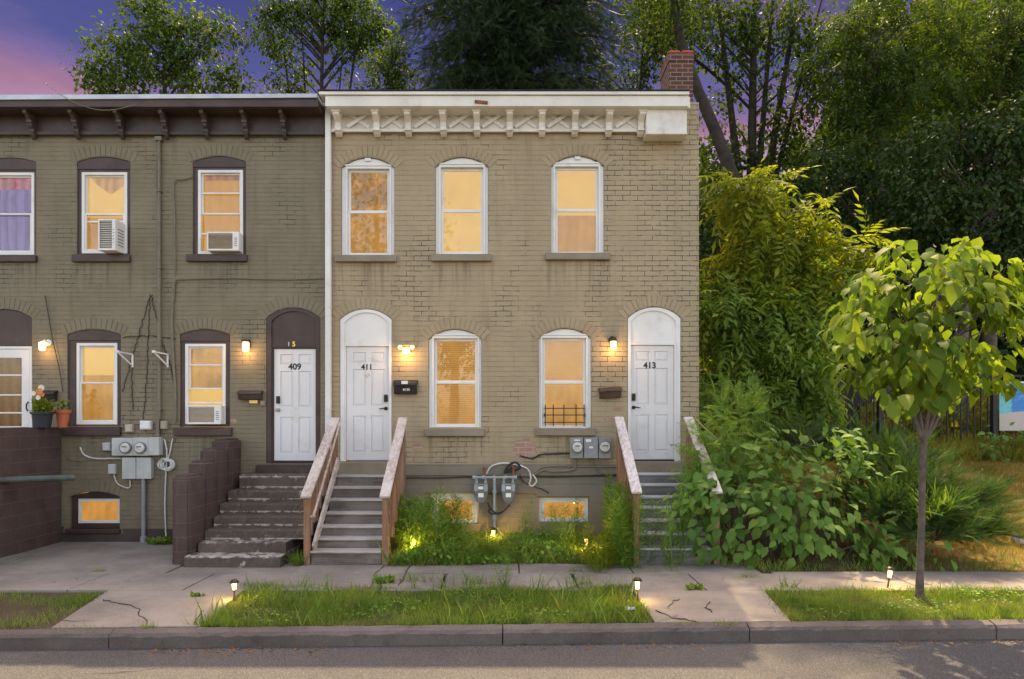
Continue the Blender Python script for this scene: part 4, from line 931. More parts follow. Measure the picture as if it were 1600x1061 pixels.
cable('loose_cable', 'pale cable joining the coil from the window corner', bend([(271,685),(267,705),(263,720)]), .011, M['cable_w'])
mb = MB(); c = Vector((X(264), -.06, Z(724)))
for k in range(7):
    r = random.uniform(.09, .15); oc = c+Vector((random.uniform(-.04,.04), random.uniform(-.02,.01), random.uniform(-.04,.04)))
    mb.tube([oc+Vector((r*math.cos(2*PI*i/20), .012*math.sin(i), r*.85*math.sin(2*PI*i/20))) for i in range(21)], .008, 5)
o = mb.build('cable_coil', M['cable_w'], smooth=True); tag(o, 'tangled coil of white cable right of the pale meter panel', 'cable coil')
cable('service_cable', 'dark cable running along the foundation ledge to the gas meters', bend([(636,746),(700,746),(760,743),(815,744),(880,744),(972,741)]), .014, M['cable_d'], -.075, sway=.003)
cable('service_cable', 'brown cable looping from grey meter panel to the bare brick patch', bend([(890,708),(870,709),(845,710),(832,716),(812,712)]), .015, M['cable_d'], -.03)
cable('service_cable', 'painted conduit bending down from the grey meter panel', bend([(899,716),(899,725),(893,734),(862,736),(848,734),(832,742),(806,742)]), .02, M['cable_g'], -.08, sway=.002)
cable('service_cable', 'thin painted cable dropping from right of the grey meter panel', bend([(923,716),(927,726),(935,737),(945,740),(970,739)]), .014, M['cable_g'], -.08)
cable('service_cable', 'upper painted conduit running right under the grey panel', bend([(836,738),(850,729),(880,728),(945,729),(970,728)]), .016, M['cable_g'], -.07, sway=.002)
cable('loose_cable', 'white cable loop hanging right of the gas meters', bend([(812,726),(825,733),(829,745),(827,756),(833,758),(838,750),(832,741)]), .014, M['cable_w'], -.1)
cable('loose_cable', 'white cable arching over the gas meter header', bend([(760,740),(768,728),(785,723),(800,724),(812,727)]), .014, M['cable_w'], -.1)
cable('loose_cable', 'black cable tangle between the two gas meter risers', bend([(788,738),(795,726),(806,722),(812,730),(800,735),(790,736),(804,727)]), .02, M['cable_d'], -.11)
cable('loose_cable', 'dark cable drooping towards the second basement window', bend([(812,740),(818,752),(836,760),(850,765),(857,770)]), .012, M['cable_d'], -.09)
cable('loose_cable', 'black hose tangled round the foot of the gas pipe', bend([(763,783),(767,792),(778,800),(788,795),(797,786),(785,797),(770,800),(764,795),(775,790)]), .014, M['cable_d'], -.22)
mb = MB(); mb.tube([W(1088,655,11.9), W(1100,668,11.85), W(1118,684,11.8)], .01, 6); o = mb.build('rope', pm('yellow rope', (.5,.38,.14), .8)); tag(o, 'yellow rope tied to the right handrail of door 413', 'rope')
# air conditioners
def aircon(label, px0, px1, py0, py1, depth, skew, face):
    x0, x1, z0, z1 = X(px0, 12-depth), X(px1, 12-depth), Z(py1, 12-depth), Z(py0, 12-depth); t = thing('air_conditioner', label, 'air conditioner', ((x0+x1)/2, 0, z0), 'window air conditioners')
    mb = MB(); w = x1-x0; h = z1-z0; mb.plate(rect(x0, x1, z0, z1), [rect(x0+.025, x0+w*.80, z0+.03, z1-.03)], -depth, -depth+.03); mb.box(x0+.002, x1-.002, -depth+.031, .09, z0+.002, z1-.002)
    mb.build('case', M['white'], t, bevel=.006)
    mb = MB(); n = 12
    for i in range(n): zz = z0+.04+(h-.08)*(i+.5)/n; mb.box(x0+.025, x0+w*.80, -depth+.008, -depth+.026, zz-.004, zz+.004)
    mb.build('grille', face, t)
    mb = MB()
    for i in range(5): mb.box(x0+w*.86, x0+w*.95, -depth-.003, -depth-.0005, z0+h*(.25+.1*i), z0+h*(.25+.1*i)+.012)
    for i in range(6 if depth > .2 else 0): mb.box(x1-.0018, x1+.004, -depth+.08, .0-.03, z0+h*(.2+.1*i), z0+h*(.2+.1*i)+.014)
    mb.build('vent', M['gasgrey'], t); return t
dk = pm('dark fins', (.055,.05,.05), .5, .2, 8, .1, 60); tn = pm('tan fins', (.30,.22,.15), .5, .15, 8, .1, 60)
aircon('air conditioner with dark grille jutting from the first full upper window', 153, 180, 342, 391, .28, 0, dk)
aircon('air conditioner under spotted curtain in upper window beside the conduit', 323, 373, 362, 391.5, .16, 0, tn)
aircon('air conditioner with beige front in the lower brown window by the lamp', 292, 345, 633.5, 663, .14, 0, tn)
# planters on the left block wall
zt = 2.011
t = thing('planter', 'black plastic planter of yellow and white flowers on left wall', 'planter', (-8.12+.12, -.55, zt))
cx, cy = X(66, 11.45), -.55
mb = MB(); n = 20
def obl(rx, ry, z): return [(cx+rx*math.cos(2*PI*i/n), cy+ry*math.sin(2*PI*i/n), z) for i in range(n)]
rings = [obl(.135,.10,zt), obl(.165,.125,zt+.22), obl(.19,.145,zt+.225), obl(.19,.145,zt+.265), obl(.165,.12,zt+.26), obl(.16,.115,zt+.22)]
vs = [v for r in rings for v in r]; fs = [(k*n+i, k*n+(i+1) % n, (k+1)*n+(i+1) % n, (k+1)*n+i) for k in range(5) for i in range(n)]+[tuple(range(n)), tuple(5*n+i for i in range(n))]
mb.add(vs, fs); mb.build('pot', M['potblack'], t, smooth=True)
PLB = (t, cx, cy, zt+.24)
t = thing('planter', 'orange terracotta planter at the end of the left wall', 'planter', (X(92,11.6), -.32, zt)); cx, cy = X(92, 11.6), -.30
mb = MB(); mb.lathe([(.075,0),(.105,.24),(.125,.245),(.128,.30),(.108,.30),(.10,.24),(.02,.23)], (cx, cy, zt), 20); mb.build('pot', M['terracotta'], t, smooth=True)
PLO = (t, cx, cy, zt+.25)
cable('roof_wire', 'thin wire draped over the dark brown cornice', bend([(98,149),(112,160),(140,178),(175,190),(205,190),(236,182)]), .006, M['cable_g'], -.47)
# litter
def litter(label, px, py, s, z=.012):
    x, y = G(px, py); mb = MB(); n = 6; vs = []
    for j in range(n+1):
        for i in range(n+1): vs.append((x+s*(i/n-.5)+random.uniform(-.1,.1)*s, y+s*.6*(j/n-.5)+random.uniform(-.1,.1)*s, z+s*random.uniform(0,.35)*(1 if (i+j) % 2 else .3)))
    b = len(vs); vs += [(v[0], v[1], v[2]+.003) for v in vs]
    fs = [(j*(n+1)+i, j*(n+1)+i+1, (j+1)*(n+1)+i+1, (j+1)*(n+1)+i) for j in range(n) for i in range(n)]; fs += [tuple(b+k for k in reversed(f)) for f in fs]
    mb.add(vs, fs); o = mb.build('paper_litter', M['paper']); tag(o, label, 'litter')
litter('crumpled white paper at the edge of the weedy bed', 866, 861, .20); litter('torn white paper lying in the grass near the path lamp', 984, 957, .11, .03)
# path lamps
def path_lamp(label, px, py_top, py_bot, z0=0, tilt=0):
    x, y = G(px, py_bot, z0); t = thing('path_lamp', label, 'path lamp', (x, y, z0), 'lit garden path lamps'); d = y+12
    h = (py_bot-py_top)*d/F; r = .048
    mb = MB(); mb.tube([(x,y,z0-.05),(x,y,z0+h*.48)], .011, 8); mb.lathe([(.012,0),(.026,.012),(.026,.02)], (x,y,z0+h*.46), 12); mb.build('stake', M['copper_lamp'], t)
    mb = MB(); mb.lathe([(.020,0),(.024,.03),(.027,h*.35),(.01,h*.36)], (x,y,z0+h*.46+.021), 14); mb.build('lens', M['pathglass'], t, smooth=True)
    mb = MB(); mb.lathe([(.02,.0),(.058,.010),(.055,.018),(.03,.045),(.005,.05)], (x,y,z0+h*.46+.025+h*.36), 16); mb.build('cap', M['copper_lamp'], t, smooth=True)
    light(t, (x, y-.06, z0+h*.75), 20.0 if 'weeds' in label else 8.0, (1,.62,.12), .03)
    t.rotation_euler = (0, math.radians(tilt), 0); return t
path_lamp('lit path lamp at the left corner of the middle lawn', 366, 910, 936); path_lamp('lit path lamp at the right corner of the middle lawn', 996, 906, 938)
path_lamp('tilted lit path lamp left of the young street tree', 1387, 889, 918, 0, 9)
path_lamp('lit path lamp in weeds beside the stairs to door 411', 647, 840, 868); path_lamp('lit path lamp in weeds below the gas meters', 770.5, 826, 852); path_lamp('lit path lamp in weeds near the feathery yellow plant', 916, 840, 866)
mb = MB(); bm_ = MB(); c = Vector((*G(1592, 868), .0)); c.z = hz(c.x, c.y)
vs = []; mb.lathe([(.02,-.05),(.09,0),(.10,.06),(.07,.11),(.02,.13)], c, 9); o = mb.build('rock', M['stone']); wobble(o, .05, 6, seed=3); tag(o, 'pale rock at the foot of the dry bank', 'rock')
# ---------------------------------------------------------------- vegetation
def T(v, f): return (np.array(v, float), f)
QUAD = T([(0,0,0),(.30,.42,.07),(0,1,-.14),(-.30,.42,.07)], [(0,1,2),(0,2,3)])
OVATE = T([(0,0,0),(0,.34,-.02),(0,.70,-.12),(0,1,-.30),(.30,.30,.06),(.27,.62,-.03),(-.30,.30,.06),(-.27,.62,-.03)],
          [(0,4,1),(1,4,5,2),(2,5,3),(0,1,6),(1,2,7,6),(2,3,7)])
BLADE = T([(-.03,0,0),(.03,0,0),(.024,.5,.08),(-.024,.5,.08),(0,1,.36)], [(0,1,2,3),(3,2,4)])
NEEDLE = T([(0,0,0),(.06,.4,.02),(0,1,-.05),(-.06,.4,.02)], [(0,1,2),(0,2,3)])
def pinnate(pairs, L, wid, droop, ang, z=-.2, y0=.12):
    v = []; f = []
    def leaflet(p, d, l):
        d = np.array(d, float); d /= np.linalg.norm(d); s = np.cross(d, (0,0,1)); s /= np.linalg.norm(s)+1e-9; b = len(v)
        for a, q, zz in ((0,0,0),(.45,wid,.03),(1,0,-.10),(.45,-wid,.03)): v.append(tuple(np.array(p)+d*l*a+s*l*q+np.array((0,0,zz*l))))
        f.extend([(b,b+1,b+2),(b,b+2,b+3)])
    for i in range(pairs):
        y = y0+(1-y0)*i/pairs; p = (0, y, -droop*y*y); l = L*(1-.45*abs(2*i/pairs-.7))
        for s in (-1, 1): leaflet(p, (s*math.sin(ang), math.cos(ang)-.1, z-droop*y), l)
    leaflet((0, .97, -droop), (0, 1, -.3-droop), L)
    b = len(v); v.extend([(-.006,0,0),(.006,0,0),(.006,.5,-droop*.25),(-.006,.5,-droop*.25),(0,.97,-droop*.95)]); f.extend([(b,b+1,b+2,b+3),(b+3,b+2,b+4)])
    return T(v, f)
AIL = pinnate(4, .46, .17, .45, 1.0)          # long drooping compound leaf
FERN = pinnate(11, .26, .10, .30, .95)         # feathery weed leaf
SPRAY = pinnate(13, .20, .09, .10, .55, -.02)  # juniper spray
def scatter(name, tm, pos, ax, up, size, mat, parent=None, origin=(0,0,0)):
    v, f = tm; pos = np.asarray(pos, float); N = len(pos); ax = np.asarray(ax, float); up = np.asarray(up, float); size = np.broadcast_to(np.asarray(size, float), (N,))
    ax = ax/(np.linalg.norm(ax, axis=1, keepdims=True)+1e-9)
    x = np.cross(ax, up); x /= np.linalg.norm(x, axis=1, keepdims=True)+1e-9; z = np.cross(x, ax)
    R = np.stack([x, ax, z], 1)                                   # rows
    V = pos[:,None,:]+size[:,None,None]*np.einsum('ki,nij->nkj', v, R)
    off = np.array(rootloc(parent)) if parent else np.array(origin, float)
    V = (V-off).reshape(-1, 3)
    me = bpy.data.meshes.new(name); nv = len(v)
    me.vertices.add(len(V)); me.vertices.foreach_set('co', V.ravel())
    ls = np.concatenate([np.array(q) for q in f]); ln = np.array([len(q) for q in f])
    loops = (ls[None,:]+(np.arange(N)*nv)[:,None]).ravel(); tot = np.tile(ln, N); start = np.concatenate([[0], np.cumsum(tot)[:-1]])
    me.loops.add(len(loops)); me.loops.foreach_set('vertex_index', loops.astype(np.int32))
    me.polygons.add(len(tot)); me.polygons.foreach_set('loop_start', start.astype(np.int32)); me.polygons.foreach_set('loop_total', tot.astype(np.int32))
    me.update(calc_edges=True); me.validate()
    o = link_mesh(name, me, parent, [mat])
    if not parent: o.location = off
    return o
def rdir(n): 
    a = RG.normal(size=(n, 3)); return a/np.linalg.norm(a, axis=1, keepdims=True)
def bez(a, b, c, n=6): return [a*(1-t)**2+b*2*t*(1-t)+c*t*t for t in [i/n for i in range(n+1)]]
def tree(name, label, cat, D, base, ells, leaf, tm, mat, bark, nper, lsize, clr, trunk_r, lead=None, group=None, down=.5, dens=1.0, fork=.45, extra_trunks=(), z0=None, limb_r=.05, flat=1.0, fill=.35, depth=.8):
    """trunk and limbs reaching into clumps of leaves; ells = (px, py, rx, ry) lobes of the crown in photo pixels at distance D"""
    bx = X(base, D); by = D-12; bz = hz(bx, by) if z0 is None else z0
    t = thing(name, label, cat, (bx, by, bz), group)
    B = Vector((bx, by, bz-.1)); k = D/F
    cl = []; 
    for (px, py, rx, ry, *w) in ells:
        c = W(px, py, D); a, b = rx*k, ry*k; q = (a+b)/2*depth
        n = max(3, int(3.4*dens*(w[0] if w else 1.0)*(a*b*12)/(clr*clr*9)))
        for _ in range(n):
            d = rdir(1)[0]; r = (fill+(1-fill)*RG.random())**.6
            cl.append(Vector((c.x+d[0]*a*r, c.y+d[1]*q*r, c.z+d[2]*b*r)))
    top = max(c.z for c in cl); cen = sum(cl, Vector())/len(cl)
    L = lead and W(*lead, D) or Vector((cen.x, by, cen.z*.6+top*.4))
    mb = MB()
    tp = bez(B, Vector((bx, by, (bz+L.z)/2)), L, 10)
    mb.tube(tp, [trunk_r*(1-.75*i/10) for i in range(11)], 9)
    mb.tube([B, B+Vector((0,0,.25))], [trunk_r*1.5, trunk_r], 9)
    for (e, r) in extra_trunks:
        e = W(*e, D); s = tp[3]; mb.tube(bez(s, s.lerp(e, .5)+Vector((0,0,.2)), e, 8), [r*(1-.7*i/8) for i in range(9)], 7)
    fz = bz+(L.z-bz)*fork
    pick = cl if len(cl) < 36 else [cl[i] for i in RG.choice(len(cl), 36, replace=False)]
    for c in pick:
        zt = min(max(fz, c.z-(abs(c.x-L.x)*.7+.3)), L.z)
        f = (zt-B.z)/(L.z-B.z+1e-6); i = min(9, max(0, int(f*10))); s = tp[i].lerp(tp[i+1], min(1, max(0, f*10-i)))
        mid = s.lerp(c, .5)+Vector((0, 0, .12*(c-s).length))
        rr = min(limb_r, trunk_r*.5)*(.6+.6*RG.random()); mb.tube(bez(s, mid, c, 5), [rr*(1-.85*j/5) for j in range(6)], 5, caps=False)
    mb.build('trunk', bark, t, smooth=True)
    cl = np.array([tuple(c) for c in cl]); n = len(cl)*nper
    cc = np.repeat(cl, nper, 0); g = RG.normal(size=(n, 3))*clr*.5; g[:,2] *= flat; pos = cc+g
    out = g/(np.linalg.norm(g, axis=1, keepdims=True)+1e-6)
    ax = out*.8+rdir(n)*.7; ax[:,2] -= down; up = rdir(n)*.6+np.array((0,-.15,1.0))
    scatter('crown', tm, pos, ax, up, lsize*(.65+.7*RG.random(n)), mat, t)
    return t
tree('leafy_tree', 'dark leafy tree against the dusk sky behind the left roof', 'tree', 26, 255,
     [(245,85,60,50,.8),(190,95,40,35,.8),(165,125,42,28,.7),(350,70,26,45,.9),(300,45,32,40,.9),(220,30,38,28,.9),(260,20,25,25),(285,95,45,40,.7),(235,140,110,28,.8),(130,125,18,25,.7),(150,75,22,18,.6),(335,130,50,22,.7),(370,115,18,22,.6),(180,60,20,20,.7)], 0, QUAD, M['leaf_bg'], M['bark_d'], 40, .18, .42, .22, lead=(258,60), down=.4, fork=.55, dens=.95)
tree('leafy_tree', 'open-crowned tree with fanning bare limbs above the party wall', 'tree', 27, 497,
     [(450,25,45,30),(510,30,40,32),(560,35,45,40),(425,70,26,24,.8),(445,100,30,24,.7),(440,130,45,20,.6),(585,70,35,40),(520,95,60,30,.35),(500,5,80,25),(420,40,25,30,.6)], 0, QUAD, M['leaf_bg'], M['bark_d'], 40, .18, .42, .2, lead=(505,20), dens=.95, down=.4, fork=.62,
     extra_trunks=(((440,50),.10),((560,40),.11),((470,20),.08),((535,90),.07)))
tree('bushy_tree', 'fresh green bushy tree between the leafy tree and the conifer', 'tree', 24, 612, [(608,105,42,42),(640,130,40,25),(575,132,30,18)], 0, QUAD, M['leaf_loc'], M['bark_d'], 40, .13, .38, .15, down=.3)
# conifer with long drooping boughs
def conifer(label, D, base, py_top, hw, mat):
    bx, by = X(base, D), D-12.0; t = thing('conifer', label, 'tree', (bx, by, 0)); zt = Z(py_top, D); k = D/F
    mb = MB(); mb.tube([Vector((bx,by,-.1)), Vector((bx+.1,by,zt*.5)), Vector((bx,by,zt))], [.34,.24,.05], 9)
    pos = []; ax = []
    for lev in np.linspace(Z(175, D), zt-.3, 26):
        R = hw*k*min(1, .35+.9*((zt-lev)/(zt-Z(120, D)))**.6)
        for _ in range(7):
            a = RG.random()*2*PI; r = R*(.65+.5*RG.random()); dx, dy = math.cos(a), math.sin(a)*.7
            tip = Vector((bx+dx*r, by+dy*r, lev+.10*r-.4)); s = Vector((bx, by, lev))
            pts = bez(s, Vector((bx+dx*r*.55, by+dy*r*.55, lev+.35*r)), tip, 8)
            mb.tube(pts, [.05*(1-.85*i/8) for i in range(9)], 4, caps=False)
            for i in range(2, 9):
                for _ in range(15):
                    p = pts[i]+Vector(RG.normal(size=3))*.16; h = RG.random()*.55
                    pos.append((p.x, p.y, p.z-h*.9+.1)); ax.append((dx*.6+RG.normal()*.6, dy*.6+RG.normal()*.6, -.6+RG.normal()*.4))
    mb.build('trunk', M['bark_d'], t, smooth=True); n = len(pos)
    scatter('crown', SPRAY, pos, ax, rdir(n), .46*(.6+.8*RG.random(n)), mat, t); return t
conifer('dark weeping conifer filling the sky above the white cornice', 25, 815, -75, 165, M['leaf_con'])
tree('leafy_tree', 'small thin-leaved tree behind the roof right of the conifer', 'tree', 28, 985, [(960,125,60,25,.6),(1010,70,45,40,.7),(1000,120,35,25,.5),(1035,30,40,45)], 0, QUAD, M['leaf_bg2'], M['bark_d'], 40, .18, .55, .15, down=.4, dens=1.6)
tree('multi_trunk_tree', 'tall tree of several dark upright trunks right of the chimney', 'tree', 25, 1172,
     [(1050,35,50,45),(1120,50,70,50,.8),(1215,40,70,45,.9),(1280,90,40,70,.8),(1230,140,60,50,.5),(1130,130,35,50,.5),(1125,220,35,50,.6),(1200,225,70,45,.45),(1150,280,70,30,.8),(1265,220,50,60,.7)], 0, QUAD, M['leaf_bg2'], M['bark_d'], 40, .19, .55, .30, dens=1.5, lead=(1180,-40), down=.4, fork=.55,
     extra_trunks=(((1120,-10),.2),((1250,-20),.19),((1210,-30),.16),((1285,-5),.13)))
# the leaning trunk beside the chimney
t = thing('leaning_tree', 'dark tree trunk leaning left behind the brick chimney', 'tree', (X(1152,22), 10, hz(X(1152,22),10)))
mb = MB(); pts = [W(1165,330,22), W(1148,285,22), W(1118,205,22), W(1090,140,22), W(1062,60,22), W(1045,-60,22), W(1060,-200,22)]; pts[0].z = t.location.z-.1; pts[0].x += .25
mb.tube(pts, [.26,.22,.19,.17,.14,.11,.05], 9); mb.build('trunk', M['bark_d'], t, smooth=True)
n = 1500; c = np.array([tuple(W(1040+RG.normal()*28, 5+RG.normal()*35, 22)) for _ in range(50)]+[tuple(W(1078+RG.uniform(-36,36), RG.uniform(-350,-40), 22)) for _ in range(130)]); c = np.repeat(c, 40, 0); n = len(c)  # upper column of clumps is out of view, added to shade the drive apron
g = RG.normal(size=(n,3))*.28; scatter('crown', QUAD, c+g+RG.normal(size=(n,1))*np.array([[0,.4,0]]), rdir(n)+np.array((0,0,-.4)), rdir(n)+np.array((0,0,1.)), .15*(.6+.7*RG.random(n)), M['leaf_bg2'], t)
tree('locust_tree', 'tall fresh green feathery tree left of the dark woods', 'tree', 22, 1385,
     [(1400,40,110,60),(1340,110,60,60),(1420,130,90,70),(1330,190,50,50,.8),(1400,220,70,50,.8),(1310,60,35,40,.6)], 0, AIL, M['leaf_loc'], M['bark'], 9, .5, .5, .24, lead=(1360,20), down=.5, fork=.5)
tree('leafy_tree', 'tall bright leafy tree at the top right of the woods', 'tree', 23, 1545, [(1540,40,110,60),(1500,120,80,60),(1590,130,60,70),(1640,60,80,80)], 0, AIL, M['leaf_loc'], M['bark'], 9, .5, .5, .25, down=.5)
tree('leafy_tree', 'dark glossy tree standing in the woods above the street tree', 'tree', 19, 1500, [(1480,250,90,70),(1560,230,70,70),(1450,330,80,60),(1540,330,90,70),(1620,300,60,90),(1580,420,80,70),(1490,400,80,50)], 0, QUAD, M['leaf_dark'], M['bark'], 38, .17, .45, .2, down=.8)
tree('leafy_tree', 'shadowy tree in the woods behind the yellow-green sapling', 'tree', 21, 1330, [(1300,270,70,50),(1370,300,70,60),(1250,300,50,40,.7),(1400,380,70,60),(1310,360,80,50),(1230,370,50,50,.7),(1420,460,60,60),(1350,450,60,50)], 0, QUAD, M['leaf_dark'], M['bark_d'], 36, .17, .5, .18, down=.6)
tree('leafy_tree', 'dim bushy tree rising just behind the house corner', 'tree', 19, 1135, [(1120,330,45,45),(1150,400,60,60),(1110,430,40,60),(1130,520,50,60)], 0, QUAD, M['leaf_bg2'], M['bark_d'], 36, .15, .4, .12, down=.4)
# woods far behind, one mass
n = 34000; px = RG.uniform(1020, 1750, n); D = RG.uniform(27, 36, n); lo = 290-np.clip((px-1230)/130, 0, 1)*310
lo += 40*np.sin(px*.05)+25*np.sin(px*.13); py = lo+(640-lo)*RG.random(n)**.9
pos = np.stack([(px-800)*D/F, D-12, EYE-(py-HOR)*D/F], 1); o = scatter('distant_woods', QUAD, pos, rdir(n)+np.array((0,0,-.5)), rdir(n)+np.array((0,-.2,.9)), .50*(.6+.8*RG.random(n)), M['leaf_dark'], None, (14, 18, 3))
tag(o, 'dark mass of woods rising on the hill behind the fence', 'woods', kind='stuff')
# the big yellow-green sapling by the house corner
tree('compound_leaf_tree', 'sunlit yellow-green sapling with drooping compound leaves by the house corner', 'tree', 15, 1195,
     [(1165,300,38,42,1.1),(1195,290,25,25),(1260,325,22,14),(1285,345,25,20),(1180,370,60,35),(1320,390,42,26,1.2),(1250,400,60,35),(1140,430,40,40),(1210,450,80,45)], 0, AIL, M['leaf_yel'], M['bark'], 7, .54, .22, .09, lead=(1185,300), down=.55, dens=.46, fork=.35, limb_r=.03)
tree('compound_leaf_tree', 'shaded green lower thicket below the yellow-green sapling', 'tree', 14.6, 1160,
     [(1130,480,40,50),(1200,500,80,50),(1280,470,40,40,.7),(1240,540,60,50),(1160,570,60,50),(1265,585,45,40),(1215,620,80,40),(1120,620,30,40,.7)], 0, AIL, M['leaf_thick'], M['bark'], 8, .48, .24, .07, lead=(1195,470), down=.6, dens=.6, fork=.3, limb_r=.025)
# young street tree in the verge
def street_tree():
    D = 12+G(1437,932)[1]; x, y = G(1437, 932); t = thing('street_tree', 'young street tree with big drooping leaves in the right verge', 'tree', (x, y, -.02))
    mb = MB(); w = lambda a, b, dy=0: W(a, b, D+dy)
    tr = [Vector((x, y, -.06)), w(1437,900), w(1440,820), w(1441,750), w(1443,690)]
    mb.tube(tr, [.056,.043,.039,.038,.042], 10)
    ells = [(1385,440,48,36),(1475,425,60,45),(1550,475,45,50),(1350,520,45,45),(1430,510,70,60,1.1),(1420,570,60,45),(1530,560,55,50),(1345,575,30,30),(1500,390,25,20),(1590,500,30,45),(1395,600,35,35),(1455,600,50,38),(1335,485,32,32),(1575,440,28,35),(1520,400,25,30),(1415,400,30,25)]
    cl = []
    for (a, b, rx, ry, *q) in ells:
        nn = int((q[0] if q else 1)*rx*ry/120)
        for _ in range(nn):
            d = rdir(1)[0]; r = RG.random()**.4; cl.append(w(a+d[0]*rx*r, b-d[2]*ry*r, d[1]*1.0*r))
    for e in ((1380,470),(1420,430),(1470,420),(1510,450),(1540,500)):
        mb.tube(bez(tr[-1], w((1443+e[0])/2-12*(1443-e[0])/80, 590), w(*e, RG.normal()*.3), 8), [.030*(1-.75*i/8) for i in range(9)], 7)
    for c in cl[::4]:
        s = w(1443+RG.normal()*14+.25*(((c.x*F/D)+800)-1443), min(665, 655-(c.z-EYE)*F/D+60)); mb.tube(bez(s, s.lerp(c, .5)+Vector((0,0,.08)), c, 4), [.012,.010,.008,.006,.003], 5, caps=False)
    mb.build('trunk', M['bark_y'], t, smooth=True)
    c = np.repeat(np.array([tuple(v) for v in cl]), 6, 0); n = len(c); g = RG.normal(size=(n,3))*np.array((.09,.09,.06)); pos = c+g
    out = pos-np.array(tuple(w(1445,540))); out[:,2] *= .3; out /= np.linalg.norm(out, axis=1, keepdims=True)+1e-6
    ax = out*.55+rdir(n)*.55+np.array((0,0,-.75)); up = out*.9+rdir(n)*.35+np.array((0,0,.7))
    scatter('crown', OVATE, pos, ax, up, .21*(.5+.75*RG.random(n)), M['leaf_street'], t)
    return t
street_tree()
# trees across the street: they show only mirrored in the upper panes
def far_tree(label, x, y, h, r, n):
    t = thing('leafy_tree', label, 'tree', (x, y, -.2)); mb = MB(); mb.tube([Vector((x,y,-.4)), Vector((x+.2,y,h*.5)), Vector((x,y,h*.9))], [.3,.22,.05], 8); cl = []
    for _ in range(70):
        d = rdir(1)[0]*RG.random()**.4; c = Vector((x+d[0]*r, y+d[1]*r, h*.62+d[2]*h*.36)); cl.append(tuple(c))
        if _ % 3 == 0: mb.tube(bez(Vector((x+.1,y,h*.4)), Vector((x,y,h*.6)).lerp(c,.4), c, 4), [.1,.08,.06,.04,.02], 5, caps=False)
    mb.build('trunk', M['bark_d'], t, smooth=True); c = np.repeat(np.array(cl), n, 0); m_ = len(c)
    scatter('crown', QUAD, c+RG.normal(size=(m_,3))*.55, rdir(m_)+np.array((0,0,-.3)), rdir(m_)+np.array((0,0,1.)), .32*(.6+.7*RG.random(m_)), M['leaf_bg'], t)
far_tree('broad tree across the street mirrored in the upper left white window', -8.0, -28, 17, 4.6, 34)
far_tree('lower rounder tree across the street mirrored in the middle window', -3.6, -29, 12.5, 2.6, 34)
# ------------------------------------------------ bushes on the right
def bush(name, label, cat, ells, tm, mat, lsize, per, clr, down, base, stems=.012, twigs=True):
    """ells = (px, py, depth, rx, ry, rdepth[m])"""
    bx, bd = X(base[0], base[1]), base[1]; t = thing(name, label, cat, (bx, bd-12, hz(bx, bd-12))); cl = []
    for (px, py, D, rx, ry, rd, *q) in ells:
        c = W(px, py, D); a, b = rx*D/F, ry*D/F
        for _ in range(int((q[0] if q else 1)*(a*b+a*rd+b*rd)*90/(clr*10))):
            d = rdir(1)[0]; r = RG.random()**.35; cl.append((c.x+d[0]*a*r, c.y+d[1]*rd*r, max(c.z+d[2]*b*r, hz(c.x, c.y+d[1]*rd)+.05)))
    mb = MB()
    for c in cl[::14]:
        c = Vector(c); s = Vector((bx+(c.x-bx)*.6+RG.normal()*.1, (bd-12)+(c.y-bd+12)*.6, 0)); s.z = hz(s.x, s.y)-.05
        mb.tube(bez(s, s.lerp(c, .5)+Vector((0,0,.2)), c, 5), [stems*(1-.7*j/5) for j in range(6)], 5, caps=False)
    mb.build('stem', M['bark'], t, smooth=True)
    c = np.repeat(np.array(cl), per, 0); n = len(c); g = RG.normal(size=(n,3))*clr*.5; pos = c+g; pos[:,2] = np.maximum(pos[:,2], .03)
    cen = np.mean(cl, 0); out = pos-cen; out /= np.linalg.norm(out, axis=1, keepdims=True)+1e-6
    ax = out*.6+rdir(n)*.6+np.array((0,-.25,-down)); up = rdir(n)*.4+np.array((0,-.55,.9))+out*.3
    scatter('foliage', tm, pos, ax, up, lsize*(.6+.7*RG.random(n)), mat, t); return t
bush('broadleaf_shrub', 'large broad-leaved shrub spilling over the pavement right of the stairs', 'shrub',
     [(1130,790,10.3,60,60,.4),(1200,740,10.6,70,70,.5),(1290,740,10.6,75,70,.5),(1250,800,10.2,90,55,.45),(1350,780,10.5,60,60,.45),(1150,850,10.0,60,30,.3),(1300,840,10.1,100,35,.35),(1088,810,10.1,26,45,.22),(1100,740,10.4,26,38,.25),(1380,850,10.0,50,24,.3),(1440,855,9.95,45,20,.25,.7),(1330,700,10.8,45,35,.4),(1400,810,10.4,25,30,.3,.7)], OVATE, M['leaf_bush'], .185, 4, .24, .35, (1240,10.6))
bush('feathery_shrub', 'tall feathery weed thicket leaning over the right handrail', 'shrub',
     [(1120,690,11.2,45,50,.4),(1160,660,12.2,50,45,.5),(1100,740,10.8,35,50,.3),(1160,720,11.2,45,45,.4),(1140,620,13,40,40,.4,.7)], FERN, M['leaf_fern'], .34, 6, .26, -.15, (1130,11.4))
